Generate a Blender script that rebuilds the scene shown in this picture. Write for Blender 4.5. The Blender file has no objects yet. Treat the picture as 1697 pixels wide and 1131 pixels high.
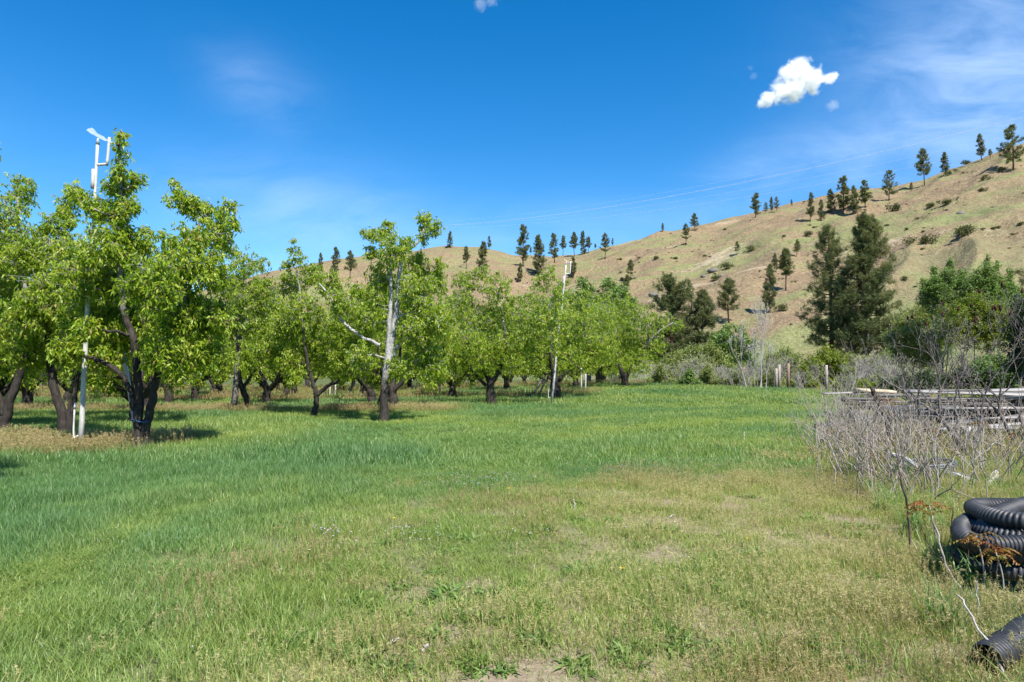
import bpy, math, random
import numpy as np
from mathutils import Vector

# ------------------------------------------------------------------ camera, sky, sun, exposure
sc = bpy.context.scene
col = sc.collection
R = math.radians
CAM_H, F, CX, CY, HORIZON = 1.7, 1131.0, 848.5, 565.5, 616.0
PITCH = math.atan((HORIZON - CY) / F)
cam = bpy.data.cameras.new('camera'); cam.lens = 24.0; cam.sensor_width = 36.0
cam.clip_start = 0.05; cam.clip_end = 9000
camo = bpy.data.objects.new('camera', cam); col.objects.link(camo)
camo.location = (0, 0, CAM_H); camo.rotation_euler = (R(90) + PITCH, 0, 0)
sc.camera = camo

SUN_EL, SUN_AZ = R(53), R(152)        # azimuth from +Y towards +X: the sun stands behind the camera, a little to the right
sd = Vector((math.sin(SUN_AZ) * math.cos(SUN_EL), math.cos(SUN_AZ) * math.cos(SUN_EL), math.sin(SUN_EL)))
sun = bpy.data.lights.new('sun', 'SUN'); sun.energy = 4.9; sun.angle = R(0.53); sun.color = (1.0, 0.955, 0.88)
suno = bpy.data.objects.new('sun', sun); col.objects.link(suno)
suno.rotation_euler = sd.to_track_quat('Z', 'Y').to_euler(); suno.location = (20, -30, 60)

world = bpy.data.worlds.new('World'); sc.world = world; world.use_nodes = True
wn, wl = world.node_tree.nodes, world.node_tree.links
wn.clear()
def wnode(t, **kw):
    n = wn.new(t)
    for k, v in kw.items(): setattr(n, k, v)
    return n
sky = wnode('ShaderNodeTexSky', sky_type='NISHITA', sun_disc=False)
sky.sun_elevation = SUN_EL; sky.sun_rotation = SUN_AZ
sky.altitude = 900; sky.air_density = 1.0; sky.dust_density = 0.22; sky.ozone_density = 2.6
hs = wnode('ShaderNodeHueSaturation'); hs.inputs['Saturation'].default_value = 1.42; hs.inputs['Value'].default_value = 1.0
wl.new(sky.outputs[0], hs.inputs['Color'])
tc = wnode('ShaderNodeTexCoord'); sep = wnode('ShaderNodeSeparateXYZ'); wl.new(tc.outputs['Generated'], sep.inputs[0])
def wmath(op, a, b=None, c=None, clamp=False):
    n = wnode('ShaderNodeMath', operation=op, use_clamp=clamp)
    for i, v in enumerate((a, b, c)):
        if v is None: continue
        if isinstance(v, (int, float)): n.inputs[i].default_value = v
        else: wl.new(v, n.inputs[i])
    return n.outputs[0]
yy = wmath('MAXIMUM', wmath('ABSOLUTE', sep.outputs['Y']), 0.08)
U = wmath('DIVIDE', sep.outputs['X'], yy); V = wmath('DIVIDE', sep.outputs['Z'], yy)
comb = wnode('ShaderNodeCombineXYZ'); wl.new(U, comb.inputs[0]); wl.new(V, comb.inputs[1])
mp = wnode('ShaderNodeMapping'); mp.inputs['Rotation'].default_value = (0, 0, R(-14)); mp.inputs['Scale'].default_value = (2.2, 6.0, 1)
wl.new(comb.outputs[0], mp.inputs['Vector'])
nz = wnode('ShaderNodeTexNoise'); nz.inputs['Scale'].default_value = 2.4; nz.inputs['Detail'].default_value = 9; nz.inputs['Roughness'].default_value = 0.6
nz.inputs['Distortion'].default_value = 0.5
wl.new(mp.outputs[0], nz.inputs['Vector'])
nb = wnode('ShaderNodeTexNoise'); nb.inputs['Scale'].default_value = 1.7; nb.inputs['Detail'].default_value = 3
wl.new(comb.outputs[0], nb.inputs['Vector'])
# thin cirrus veils: directions (u = x/y, v = z/y), size and strength
veil = None
for (cu, cv, su, sv, rot, amp) in [(0.72, 0.43, 0.20, 0.16, 0.25, 0.85), (0.36, 0.30, 0.09, 0.035, 0.30, 0.55), (0.55, 0.33, 0.16, 0.05, 0.25, 0.45),
                                   (-0.37, 0.42, 0.10, 0.05, -0.5, 0.30), (-0.30, 0.24, 0.22, 0.06, -0.15, 0.50), (0.1, 0.2, 0.5, 0.05, 0.1, 0.3), (1.15, 0.5, 0.3, 0.3, 0.2, 0.9), (-1.2, 0.4, 0.3, 0.1, -0.2, 0.5)]:
    du = wmath('SUBTRACT', U, cu); dv = wmath('SUBTRACT', V, cv)
    ca, sa = math.cos(rot), math.sin(rot)
    a = wmath('DIVIDE', wmath('ADD', wmath('MULTIPLY', du, ca), wmath('MULTIPLY', dv, sa)), su)
    b = wmath('DIVIDE', wmath('SUBTRACT', wmath('MULTIPLY', dv, ca), wmath('MULTIPLY', du, sa)), sv)
    r2 = wmath('ADD', wmath('MULTIPLY', a, a), wmath('MULTIPLY', b, b))
    g = wmath('MULTIPLY', wmath('EXPONENT', wmath('MULTIPLY', r2, -1.0)), amp)
    veil = g if veil is None else wmath('ADD', veil, g)
nm = wmath('MULTIPLY', wmath('SUBTRACT', nz.outputs[0], 0.22, clamp=True), 1.7)
nm = wmath('MULTIPLY', nm, wmath('MULTIPLY_ADD', nb.outputs[0], 1.3, 0.1))
veil = wmath('MULTIPLY', wmath('MULTIPLY', veil, nm), 0.75)
veil = wmath('MINIMUM', veil, 0.75)
wmix = wnode('ShaderNodeMixRGB'); wl.new(veil, wmix.inputs[0]); wl.new(hs.outputs[0], wmix.inputs[1])
wmix.inputs[2].default_value = (5.0, 6.2, 8.2, 1)
bg = wnode('ShaderNodeBackground'); bg.inputs['Strength'].default_value = 0.10
wl.new(wmix.outputs[0], bg.inputs['Color'])
wo = wnode('ShaderNodeOutputWorld'); wl.new(bg.outputs[0], wo.inputs['Surface'])

sc.view_settings.view_transform = 'Standard'; sc.view_settings.look = 'None'
sc.view_settings.exposure = 1.0; sc.view_settings.gamma = 1.0; sc.view_settings.use_curve_mapping = False
cy = sc.cycles
cy.max_bounces = 8; cy.diffuse_bounces = 4; cy.glossy_bounces = 2; cy.transmission_bounces = 4; cy.transparent_max_bounces = 8; cy.volume_bounces = 16
cy.caustics_reflective = False; cy.caustics_refractive = False
cy.use_denoising = True

# ------------------------------------------------------------------ helpers
FWD = np.array([0, math.cos(PITCH), math.sin(PITCH)]); UP = np.array([0, -math.sin(PITCH), math.cos(PITCH)])
def ray(px, py):
    return FWD + np.array([(px - CX) / F, 0, 0]) + UP * ((CY - py) / F)
def at(px, py, Y):
    """the point at depth Y (metres north of the viewpoint) seen towards px, py of the survey photo"""
    d = ray(px, py)
    return np.array([0, 0, CAM_H]) + d * (Y / d[1])

def hash2(ix, iy, s):
    n = np.sin(ix * 127.1 + iy * 311.7 + s * 74.7) * 43758.5453
    return n - np.floor(n)
def vnoise(x, y, s=0):
    x = np.asarray(x, float); y = np.asarray(y, float)
    ix, iy = np.floor(x), np.floor(y); fx, fy = x - ix, y - iy
    fx = fx * fx * fx * (fx * (fx * 6 - 15) + 10); fy = fy * fy * fy * (fy * (fy * 6 - 15) + 10)
    a, b = hash2(ix, iy, s), hash2(ix + 1, iy, s); c, d = hash2(ix, iy + 1, s), hash2(ix + 1, iy + 1, s)
    return (a + (b - a) * fx + (c - a) * fy + (a - b - c + d) * fx * fy) * 2 - 1
def fbm(x, y, o=4, s=0):
    v, a, f = 0, 0.5, 1.0
    for i in range(o):
        v = v + a * vnoise(np.asarray(x) * f + i * 17.3, np.asarray(y) * f - i * 9.1, s + i); a *= 0.5; f *= 2.03
    return v
def sstep(a, b, x):
    t = np.clip((np.asarray(x, float) - a) / (b - a), 0, 1); return t * t * (3 - 2 * t)
def unit(v):
    return v / np.maximum(np.linalg.norm(v, axis=-1, keepdims=True), 1e-9)

def build(name, V, groups, mats, tint=None, smooth=False, parent=None, mi=None):
    me = bpy.data.meshes.new(name)
    V = np.ascontiguousarray(V, dtype=np.float32)
    groups = [np.asarray(g, dtype=np.int32) for g in groups if len(g)]
    me.vertices.add(len(V)); me.vertices.foreach_set('co', V.ravel())
    loops = np.concatenate([g.ravel() for g in groups]); tot = np.concatenate([np.full(len(g), g.shape[1], np.int32) for g in groups])
    starts = np.concatenate([[0], np.cumsum(tot)[:-1]]).astype(np.int32)
    me.loops.add(len(loops)); me.loops.foreach_set('vertex_index', loops)
    me.polygons.add(len(tot)); me.polygons.foreach_set('loop_start', starts)
    if smooth: me.polygons.foreach_set('use_smooth', np.ones(len(tot), dtype=bool))
    if mi is not None: me.polygons.foreach_set('material_index', np.asarray(mi, np.int32))
    me.update(calc_edges=True)
    if tint is not None:
        at_ = me.attributes.new('tint', 'FLOAT', 'FACE'); at_.data.foreach_set('value', np.asarray(tint, np.float32))
    for m in (mats if isinstance(mats, (list, tuple)) else [mats]): me.materials.append(m)
    o = bpy.data.objects.new(name, me); col.objects.link(o)
    if parent is not None: o.parent = parent
    return o

class Buf:
    def __init__(s): s.V = []; s.Q = []; s.T = []; s.tq = []; s.tt = []; s.n = 0
    def add(s, V, Q=None, T=None, tint=0.5):
        V = np.asarray(V, float)
        s.V.append(V)
        if Q is not None and len(Q):
            Q = np.asarray(Q, int); s.Q.append(Q + s.n); s.tq.append(np.broadcast_to(np.asarray(tint, float), (len(Q),)))
        if T is not None and len(T):
            T = np.asarray(T, int); s.T.append(T + s.n); s.tt.append(np.broadcast_to(np.asarray(tint, float), (len(T),)))
        s.n += len(V)
    def tube(s, P, rad, k=6, tint=0.5, cap=True, lump=0.0, rng=None):
        P = np.asarray(P, float); n = len(P); rad = np.broadcast_to(np.asarray(rad, float), (n,))
        T = unit(np.gradient(P, axis=0))
        ref = np.array([1.0, 0.13, 0.07]) if abs(T[0][2]) > 0.6 else np.array([0.05, 0.1, 1.0])
        A = np.zeros_like(P); a = unit(ref - T[0] * ref.dot(T[0]))
        for i in range(n):
            a = unit(a - T[i] * a.dot(T[i])); A[i] = a
        B = np.cross(T, A); ph = np.arange(k) * 2 * math.pi / k
        rr = rad[:, None] * np.ones((1, k))
        if lump: rr = rr * (1 + lump * (rng.random((n, k)) - 0.5) * 2)
        ring = P[:, None, :] + (A[:, None, :] * np.cos(ph)[None, :, None] + B[:, None, :] * np.sin(ph)[None, :, None]) * rr[..., None]
        Vv = ring.reshape(-1, 3)
        i = np.arange(n - 1)[:, None] * k; j = np.arange(k)[None, :]; j2 = (j + 1) % k
        Q = np.stack([i + j, i + j2, i + k + j2, i + k + j], -1).reshape(-1, 4)
        tri = None
        if cap:
            Vv = np.vstack([Vv, P[0], P[-1]])
            a0 = n * k; jj = np.arange(k)
            t0 = np.stack([np.full(k, a0), (jj + 1) % k, jj], -1); t1 = np.stack([np.full(k, a0 + 1), (n - 1) * k + jj, (n - 1) * k + (jj + 1) % k], -1)
            tri = np.vstack([t0, t1])
        s.add(Vv, Q, tri, tint)
    def twigs(s, A, B, ra, rb, bow, tint=0.5):
        """many three-sided twigs from A to B at once, bowed by the vectors bow"""
        A = np.asarray(A); B = np.asarray(B); N = len(A)
        if N == 0: return
        M = (A + B) / 2 + bow; P = np.stack([A, M, B], 1)
        T = unit(B - A); ref = np.where(np.abs(T[:, 2:3]) > 0.8, np.array([[1.0, 0, 0]]), np.array([[0, 0, 1.0]]))
        X = unit(np.cross(T, ref)); Y = np.cross(T, X); ph = np.arange(3) * 2.0944
        ra = np.broadcast_to(np.asarray(ra, float), (N,)); rb = np.broadcast_to(np.asarray(rb, float), (N,))
        rad = np.stack([ra, (ra + rb) / 2, rb], 1)
        off = X[:, None, None, :] * np.cos(ph)[None, None, :, None] + Y[:, None, None, :] * np.sin(ph)[None, None, :, None]
        Vv = (P[:, :, None, :] + off * rad[:, :, None, None]).reshape(-1, 3)
        q = []
        for a in range(2):
            for j in range(3): q.append([a * 3 + j, a * 3 + (j + 1) % 3, a * 3 + 3 + (j + 1) % 3, a * 3 + 3 + j])
        Q = (np.arange(N)[:, None, None] * 9 + np.array(q)[None]).reshape(-1, 4)
        s.add(Vv, Q, None, tint)
    def leaves(s, P, D, L, W, rng, curl=0.25, tint=None, flat=0.6):
        """folded, curled leaves: base P, direction D, length L, width W"""
        N = len(P); D = unit(D)
        up = np.zeros((N, 3)); up[:, 2] = 1; up += rng.normal(0, flat, (N, 3))
        X = unit(np.cross(D, up)); Nn = unit(np.cross(X, D))
        L = np.broadcast_to(np.asarray(L, float), (N,))[:, None]; W = np.broadcast_to(np.asarray(W, float), (N,))[:, None]
        b = P; m = P + D * L * 0.45 - Nn * W * 0.16
        l = P + D * L * 0.42 + X * W * 0.5 + Nn * W * 0.12; r = P + D * L * 0.42 - X * W * 0.5 + Nn * W * 0.12
        t = P + D * L - Nn * L * curl
        Vv = np.stack([b, l, m, r, t], 1).reshape(-1, 3)
        i = np.arange(N)[:, None, None] * 5
        T = (i + np.array([[0, 2, 1], [0, 3, 2], [1, 2, 4], [2, 3, 4]])[None]).reshape(-1, 3)
        if tint is None: tint = rng.random(N)
        s.add(Vv, None, T, np.repeat(tint, 4))
    def blade(s, P, D, L, W, rng, tint):
        """single-triangle needles"""
        N = len(P); D = unit(D); X = unit(np.cross(D, rng.normal(0, 1, (N, 3))))
        L = np.broadcast_to(np.asarray(L, float), (N,))[:, None]; W = np.broadcast_to(np.asarray(W, float), (N,))[:, None]
        Vv = np.stack([P - X * W / 2, P + X * W / 2, P + D * L], 1).reshape(-1, 3)
        s.add(Vv, None, np.arange(N * 3).reshape(-1, 3), tint)
    def box(s, c, size, rot=None, tint=0.5):
        c = np.asarray(c, float); h = np.asarray(size, float) / 2
        g = np.array([[x, y, z] for z in (-1, 1) for y in (-1, 1) for x in (-1, 1)], float) * h
        if rot is not None: g = g @ np.array(rot).T
        s.add(g + c, [[0, 2, 3, 1], [4, 5, 7, 6], [0, 1, 5, 4], [2, 6, 7, 3], [0, 4, 6, 2], [1, 3, 7, 5]], None, tint)
    def obj(s, name, mats, parent=None, smooth=False, mi=None):
        groups = []; tint = []
        if s.Q: groups.append(np.vstack(s.Q)); tint += s.tq
        if s.T: groups.append(np.vstack(s.T)); tint += s.tt
        return build(name, np.vstack(s.V), groups, mats, np.concatenate(tint), smooth, parent, mi)

def smooth_path(P, n):
    """Catmull-Rom resample of a polyline to n points"""
    P = np.asarray(P, float)
    if len(P) == 2:
        return P[0] + (P[1] - P[0]) * np.linspace(0, 1, n)[:, None]
    E = np.vstack([2 * P[0] - P[1], P, 2 * P[-1] - P[-2]]); out = []
    for t in np.linspace(0, len(P) - 1 - 1e-6, n):
        i = int(t); f = t - i; p0, p1, p2, p3 = E[i], E[i + 1], E[i + 2], E[i + 3]
        out.append(0.5 * (2 * p1 + (p2 - p0) * f + (2 * p0 - 5 * p1 + 4 * p2 - p3) * f * f + (3 * p1 - p0 - 3 * p2 + p3) * f ** 3))
    return np.array(out)

def tag(o, label=None, cat=None, group=None, kind=None):
    if label: o['label'] = label
    if cat: o['category'] = cat
    if group: o['group'] = group
    if kind: o['kind'] = kind
    return o
def thing(name, label, cat, loc, group=None, rz=0.0):
    o = bpy.data.objects.new(name, None); o.empty_display_size = 0.2; col.objects.link(o)
    o.location = tuple(float(v) for v in loc); o.rotation_euler = (0, 0, rz)
    return tag(o, label, cat, group)
def copy_tree(o, loc, rz, s, label=None, group=None):
    c = o.copy(); col.objects.link(c); c.location = tuple(float(v) for v in loc); c.rotation_euler = (0, 0, rz)
    c.scale = (s, s, s) if np.isscalar(s) else tuple(s)
    if label: c['label'] = label
    if group: c['group'] = group
    for ch in list(o.children):
        d = ch.copy(); col.objects.link(d); d.parent = c
        for g in list(ch.children):
            e = g.copy(); col.objects.link(e); e.parent = d
    return c

# ------------------------------------------------------------------ materials
def mat(name, rough=0.8, spec=0.3):
    m = bpy.data.materials.new(name); m.use_nodes = True
    nt = m.node_tree; b = nt.nodes['Principled BSDF']
    b.inputs['Roughness'].default_value = rough; b.inputs['Specular IOR Level'].default_value = spec
    return m, nt.nodes, nt.links, b
def nd(nodes, t, **kw):
    n = nodes.new(t)
    for k, v in kw.items(): setattr(n, k, v)
    return n
def ramp(nodes, stops):
    r = nodes.new('ShaderNodeValToRGB'); e = r.color_ramp.elements
    while len(e) < len(stops): e.new(0.5)
    for i, (p, c) in enumerate(stops): e[i].position = p; e[i].color = (*c, 1)
    return r
def noise(nodes, links, scale, detail=4, rough=0.55, vec=None, dist=0.0):
    n = nodes.new('ShaderNodeTexNoise'); n.inputs['Scale'].default_value = scale; n.inputs['Detail'].default_value = detail
    n.inputs['Roughness'].default_value = rough; n.inputs['Distortion'].default_value = dist
    if vec is not None: links.new(vec, n.inputs['Vector'])
    return n
def mix(nodes, links, fac, a, b, mode='MIX'):
    n = nodes.new('ShaderNodeMixRGB'); n.blend_type = mode
    for i, v in enumerate((fac, a, b)):
        if isinstance(v, (int, float)): n.inputs[i].default_value = v
        elif isinstance(v, tuple): n.inputs[i].default_value = (*v, 1)
        else: links.new(v, n.inputs[i])
    return n.outputs[0]

def leaf_mat(name, stops, trans=0.35, rough=0.45, spec=0.35, nscale=0.6, namp=0.5, inst=None):
    """foliage: per-leaf tint, broad colour drift, light shining through"""
    m, n, l, b = mat(name, rough, spec)
    a = nd(n, 'ShaderNodeAttribute', attribute_name='tint')
    g = nd(n, 'ShaderNodeNewGeometry')
    nn = noise(n, l, nscale, 3, vec=g.outputs['Position'])
    ad = nd(n, 'ShaderNodeMath', operation='MULTIPLY_ADD'); l.new(nn.outputs[0], ad.inputs[0]); ad.inputs[1].default_value = namp; ad.inputs[2].default_value = -namp / 2
    s = nd(n, 'ShaderNodeMath', operation='ADD'); l.new(a.outputs['Fac'], s.inputs[0]); l.new(ad.outputs[0], s.inputs[1])
    r = ramp(n, stops); l.new(s.outputs[0], r.inputs[0])
    colr = r.outputs[0]
    if inst:
        ai = nd(n, 'ShaderNodeAttribute', attribute_name='dry', attribute_type='INSTANCER')
        r2 = ramp(n, inst); l.new(s.outputs[0], r2.inputs[0])
        colr = mix(n, l, ai.outputs['Fac'], colr, r2.outputs[0])
    l.new(colr, b.inputs['Base Color'])
    t = nd(n, 'ShaderNodeBsdfTranslucent')
    br = mix(n, l, 1.0, colr, (1.35, 1.4, 0.55), 'MULTIPLY'); l.new(br, t.inputs['Color'])
    mx = nd(n, 'ShaderNodeMixShader'); mx.inputs[0].default_value = trans
    l.new(b.outputs[0], mx.inputs[1]); l.new(t.outputs[0], mx.inputs[2])
    l.new(mx.outputs[0], n['Material Output'].inputs['Surface'])
    return m

M = {}
M['pear_leaf'] = leaf_mat('pear_leaf', [(0.0, (0.10, 0.18, 0.016)), (0.30, (0.20, 0.31, 0.025)), (0.6, (0.31, 0.40, 0.036)), (0.88, (0.45, 0.47, 0.08)), (0.99, (0.40, 0.28, 0.13))], 0.52, 0.38, 0.40, 0.5, 0.30)
M['shrub_green'] = leaf_mat('shrub_green', [(0.0, (0.075, 0.13, 0.03)), (0.5, (0.145, 0.24, 0.06)), (1.0, (0.23, 0.32, 0.09))], 0.35, 0.5, 0.3)
M['shrub_yellow'] = leaf_mat('shrub_yellow', [(0.0, (0.09, 0.13, 0.012)), (0.5, (0.17, 0.23, 0.022)), (1.0, (0.27, 0.31, 0.04))], 0.40, 0.5, 0.3)
M['shrub_pale'] = leaf_mat('shrub_pale', [(0.0, (0.13, 0.165, 0.05)), (0.5, (0.22, 0.27, 0.08)), (1.0, (0.34, 0.36, 0.14))], 0.35, 0.6, 0.2)
M['shrub_dark'] = leaf_mat('shrub_dark', [(0.0, (0.022, 0.05, 0.012)), (0.6, (0.045, 0.09, 0.02)), (1.0, (0.075, 0.13, 0.03))], 0.3, 0.45, 0.4)
M['pine_needles'] = leaf_mat('pine_needles', [(0.0, (0.055, 0.075, 0.032)), (0.45, (0.115, 0.14, 0.06)), (0.8, (0.18, 0.185, 0.085)), (1.0, (0.22, 0.165, 0.09))], 0.38, 0.6, 0.25, 0.4, 0.4)
M['hill_shrub'] = leaf_mat('hill_shrub', [(0.0, (0.05, 0.065, 0.03)), (0.5, (0.09, 0.105, 0.045)), (1.0, (0.15, 0.15, 0.06))], 0.2, 0.7, 0.2, 0.02, 0.8)
M['sumac_leaf'] = leaf_mat('sumac_leaf', [(0.0, (0.07, 0.10, 0.015)), (0.4, (0.20, 0.16, 0.025)), (0.7, (0.30, 0.13, 0.04)), (1.0, (0.24, 0.075, 0.04))], 0.35, 0.5, 0.3)
M['weed_leaf'] = leaf_mat('weed_leaf', [(0.0, (0.06, 0.12, 0.025)), (0.6, (0.13, 0.22, 0.05)), (1.0, (0.22, 0.30, 0.08))], 0.3, 0.5, 0.35)

def bark_mat(name, dark, light, z0=None, z1=None, white=(0.5, 0.49, 0.46)):
    m, n, l, b = mat(name, 0.9, 0.15)
    t = nd(n, 'ShaderNodeTexCoord'); mp_ = nd(n, 'ShaderNodeMapping'); mp_.inputs['Scale'].default_value = (9, 9, 2.0)
    l.new(t.outputs['Object'], mp_.inputs[0])
    n1 = noise(n, l, 2.2, 6, 0.65, mp_.outputs[0]); r = ramp(n, [(0.3, dark), (0.7, light)]); l.new(n1.outputs[0], r.inputs[0]); c = r.outputs[0]
    if z0 is not None:
        sp = nd(n, 'ShaderNodeSeparateXYZ'); l.new(t.outputs['Object'], sp.inputs[0])
        n2 = noise(n, l, 3.0, 5, 0.6, t.outputs['Object'])
        mz = nd(n, 'ShaderNodeMapRange'); mz.inputs['From Min'].default_value = z0; mz.inputs['From Max'].default_value = z1; l.new(sp.outputs['Z'], mz.inputs['Value'])
        su = nd(n, 'ShaderNodeMath', operation='ADD'); l.new(mz.outputs[0], su.inputs[0]); l.new(n2.outputs[0], su.inputs[1])
        rr = ramp(n, [(0.62, (0, 0, 0)), (0.95, (0.6, 0.6, 0.6)), (1.3, (1, 1, 1))]); l.new(su.outputs[0], rr.inputs[0])
        n3 = noise(n, l, 14.0, 4, 0.6, t.outputs['Object']); r3 = ramp(n, [(0.35, tuple(v * 0.5 for v in white)), (0.62, white)]); l.new(n3.outputs[0], r3.inputs[0])
        c = mix(n, l, rr.outputs[0], c, r3.outputs[0])
    l.new(c, b.inputs['Base Color'])
    bp = nd(n, 'ShaderNodeBump'); bp.inputs['Strength'].default_value = 0.9; bp.inputs['Distance'].default_value = 0.03
    l.new(n1.outputs[0], bp.inputs['Height']); l.new(bp.outputs[0], b.inputs['Normal'])
    return m
M['pear_bark'] = bark_mat('pear_bark', (0.014, 0.011, 0.010), (0.065, 0.055, 0.048), 2.4, 5.0, (0.30, 0.285, 0.265))
M['pear_bark_white'] = bark_mat('pear_bark_white', (0.014, 0.011, 0.010), (0.065, 0.055, 0.048), 1.0, 2.6, (0.42, 0.41, 0.39))
M['pine_bark'] = bark_mat('pine_bark', (0.05, 0.03, 0.022), (0.17, 0.10, 0.07))
M['grey_bark'] = bark_mat('grey_bark', (0.065, 0.055, 0.052), (0.22, 0.19, 0.18))
M['bleached_bark'] = bark_mat('bleached_bark', (0.30, 0.27, 0.25), (0.52, 0.48, 0.45))
M['dry_stem'] = bark_mat('dry_stem', (0.20, 0.16, 0.125), (0.43, 0.365, 0.31))
M['dark_stem'] = bark_mat('dark_stem', (0.035, 0.026, 0.022), (0.13, 0.10, 0.085))
M['brush'] = bark_mat('brush', (0.20, 0.18, 0.16), (0.44, 0.40, 0.365))

def plain(name, c0, c1, scale=6.0, rough=0.7, spec=0.3, stretch=(1, 1, 1), bump=0.2, attr=False):
    m, n, l, b = mat(name, rough, spec)
    t = nd(n, 'ShaderNodeTexCoord'); mp_ = nd(n, 'ShaderNodeMapping'); mp_.inputs['Scale'].default_value = stretch; l.new(t.outputs['Object'], mp_.inputs[0])
    n1 = noise(n, l, scale, 6, 0.65, mp_.outputs[0]); r = ramp(n, [(0.3, c0), (0.7, c1)]); l.new(n1.outputs[0], r.inputs[0]); l.new(r.outputs[0], b.inputs['Base Color'])
    if bump:
        bp = nd(n, 'ShaderNodeBump'); bp.inputs['Strength'].default_value = bump; bp.inputs['Distance'].default_value = 0.01
        l.new(n1.outputs[0], bp.inputs['Height']); l.new(bp.outputs[0], b.inputs['Normal'])
    return m
M['white_paint'] = plain('white_paint', (0.30, 0.29, 0.27), (0.56, 0.55, 0.52), 5, 0.7, 0.3, (3, 3, 0.8))
M['pvc'] = plain('pvc', (0.36, 0.35, 0.32), (0.64, 0.63, 0.60), 4, 0.5, 0.4)
M['black_plastic'] = plain('black_plastic', (0.012, 0.013, 0.016), (0.050, 0.052, 0.056), 5, 0.52, 0.45, bump=0.08)
M['grey_plastic'] = plain('grey_plastic', (0.05, 0.06, 0.07), (0.12, 0.135, 0.15), 7, 0.45, 0.5, bump=0.05)
M['grey_board'] = plain('grey_board', (0.045, 0.040, 0.036), (0.25, 0.23, 0.215), 4, 0.85, 0.2, (0.6, 14, 14), 0.4)
M['white_board'] = plain('white_board', (0.17, 0.16, 0.145), (0.42, 0.40, 0.38), 4, 0.8, 0.2, (0.6, 10, 10), 0.3)
M['tan_board'] = plain('tan_board', (0.38, 0.29, 0.19), (0.60, 0.50, 0.36), 4, 0.85, 0.2, (0.6, 14, 14), 0.3)
M['post_wood'] = plain('post_wood', (0.20, 0.17, 0.14), (0.42, 0.38, 0.33), 5, 0.9, 0.15, (12, 12, 1), 0.4)
M['post_brown'] = plain('post_brown', (0.16, 0.10, 0.075), (0.33, 0.22, 0.17), 5, 0.9, 0.15, (12, 12, 1), 0.4)
M['rust'] = plain('rust', (0.05, 0.016, 0.008), (0.20, 0.075, 0.03), 9, 0.8, 0.3)
M['red_fruit'] = plain('red_fruit', (0.025, 0.012, 0.010), (0.085, 0.03, 0.024), 30, 0.9, 0.1)
M['steel'] = plain('steel', (0.35, 0.37, 0.39), (0.6, 0.62, 0.64), 6, 0.35, 0.5)
M['wire'] = plain('wire', (0.6, 0.62, 0.65), (0.75, 0.77, 0.8), 1, 0.4, 0.5, bump=0)
M['flower'] = plain('flower', (0.55, 0.45, 0.62), (0.75, 0.66, 0.80), 20, 0.7, 0.1, bump=0)
M['yellow_flower'] = plain('yellow_flower', (0.6, 0.42, 0.02), (0.75, 0.55, 0.03), 20, 0.7, 0.1, bump=0)
M['rock'] = plain('rock', (0.07, 0.066, 0.062), (0.20, 0.18, 0.16), 0.9, 0.9, 0.2, bump=0.5)
M['rope'] = plain('rope', (0.02, 0.05, 0.12), (0.05, 0.10, 0.2), 9, 0.8, 0.1)
mm, n_, l_, b_ = mat('clear_film', 0.15, 0.5)
b_.inputs['Base Color'].default_value = (0.62, 0.62, 0.62, 1); b_.inputs['Alpha'].default_value = 0.36; b_.inputs['Roughness'].default_value = 0.25
M['film'] = mm

# ------------------------------------------------------------------ terrain: ground sheet and hill
def lush_edge(y):
    return np.interp(y, [2, 3.7, 6, 8.2, 10, 11.5, 13, 16, 23, 30, 50, 90], [-1.4, -1.7, -2.0, -1.8, 0.0, 2.8, 5.5, 8.0, 12.5, 17, 26, 42])
def lush(x, y):
    return sstep(3.2, -2.6, x - lush_edge(y) + 4.2 * fbm(x * 0.45, y * 0.45, 4, 5))
def orchard_edge(y):
    return np.interp(y, [0, 10, 15, 23, 33, 38, 50, 80], [-9, -8.5, -7.5, -3.6, -0.4, 3.0, 9.0, 16])
ROWS = [15.6, 22.2, 28.7, 35.2, 41.8, 48.4, 55, 61.6, 68.2, 75]
STRIPS = [15.6, 28.7, 41.8, 55, 68.2]
def strip(x, y):
    """1 in the unmown brown strips along the tree rows"""
    s = np.zeros_like(np.asarray(x, float))
    for r in STRIPS:
        w = 1.7 if r < 20 else 0.95
        s = np.maximum(s, sstep(w + 0.6, w - 0.5, np.abs(y - r + 0.9 * fbm(x * 0.3, r, 2, 3))))
    return s * sstep(0.6, -1.2, x - orchard_edge(y) + 0.8 * vnoise(x * 0.6, y * 0.6, 9))
def junk(x, y):
    """1 in the rough ground to the right"""
    e = np.interp(y, [2, 4, 5.2, 7, 9, 12, 14, 18, 24, 40], [2.7, 2.9, 3.2, 4.0, 4.9, 6.0, 6.7, 9.4, 14.0, 24])
    return sstep(-0.5, 0.5, x - e + 0.5 * fbm(x * 0.8, y * 0.8, 2, 2))
def ground_z(x, y):
    x = np.asarray(x, float); y = np.asarray(y, float)
    z = 0.62 * np.exp(-(((x - 9) / 15) ** 2 + ((y - 56) / 17) ** 2))
    near = sstep(140, 60, np.hypot(x, y))
    z = z + near * (0.10 * fbm(x * 0.16, y * 0.16, 3, 1) + 0.05 * fbm(x * 0.7, y * 0.7, 2, 4))
    return z * sstep(0.0, 2.0, np.hypot(x, y))
def ground_hit(px, py):
    d = ray(px, py); t = 0.0
    ts = np.geomspace(1.5, 400, 4000); P = np.array([0, 0, CAM_H]) + d[None] * ts[:, None]
    h = P[:, 2] - ground_z(P[:, 0], P[:, 1]); k = np.argmax(h < 0) if (h < 0).any() else len(ts) - 1
    return P[k]
def gp(x, y):
    return np.array([x, y, float(ground_z(x, y))])

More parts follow.
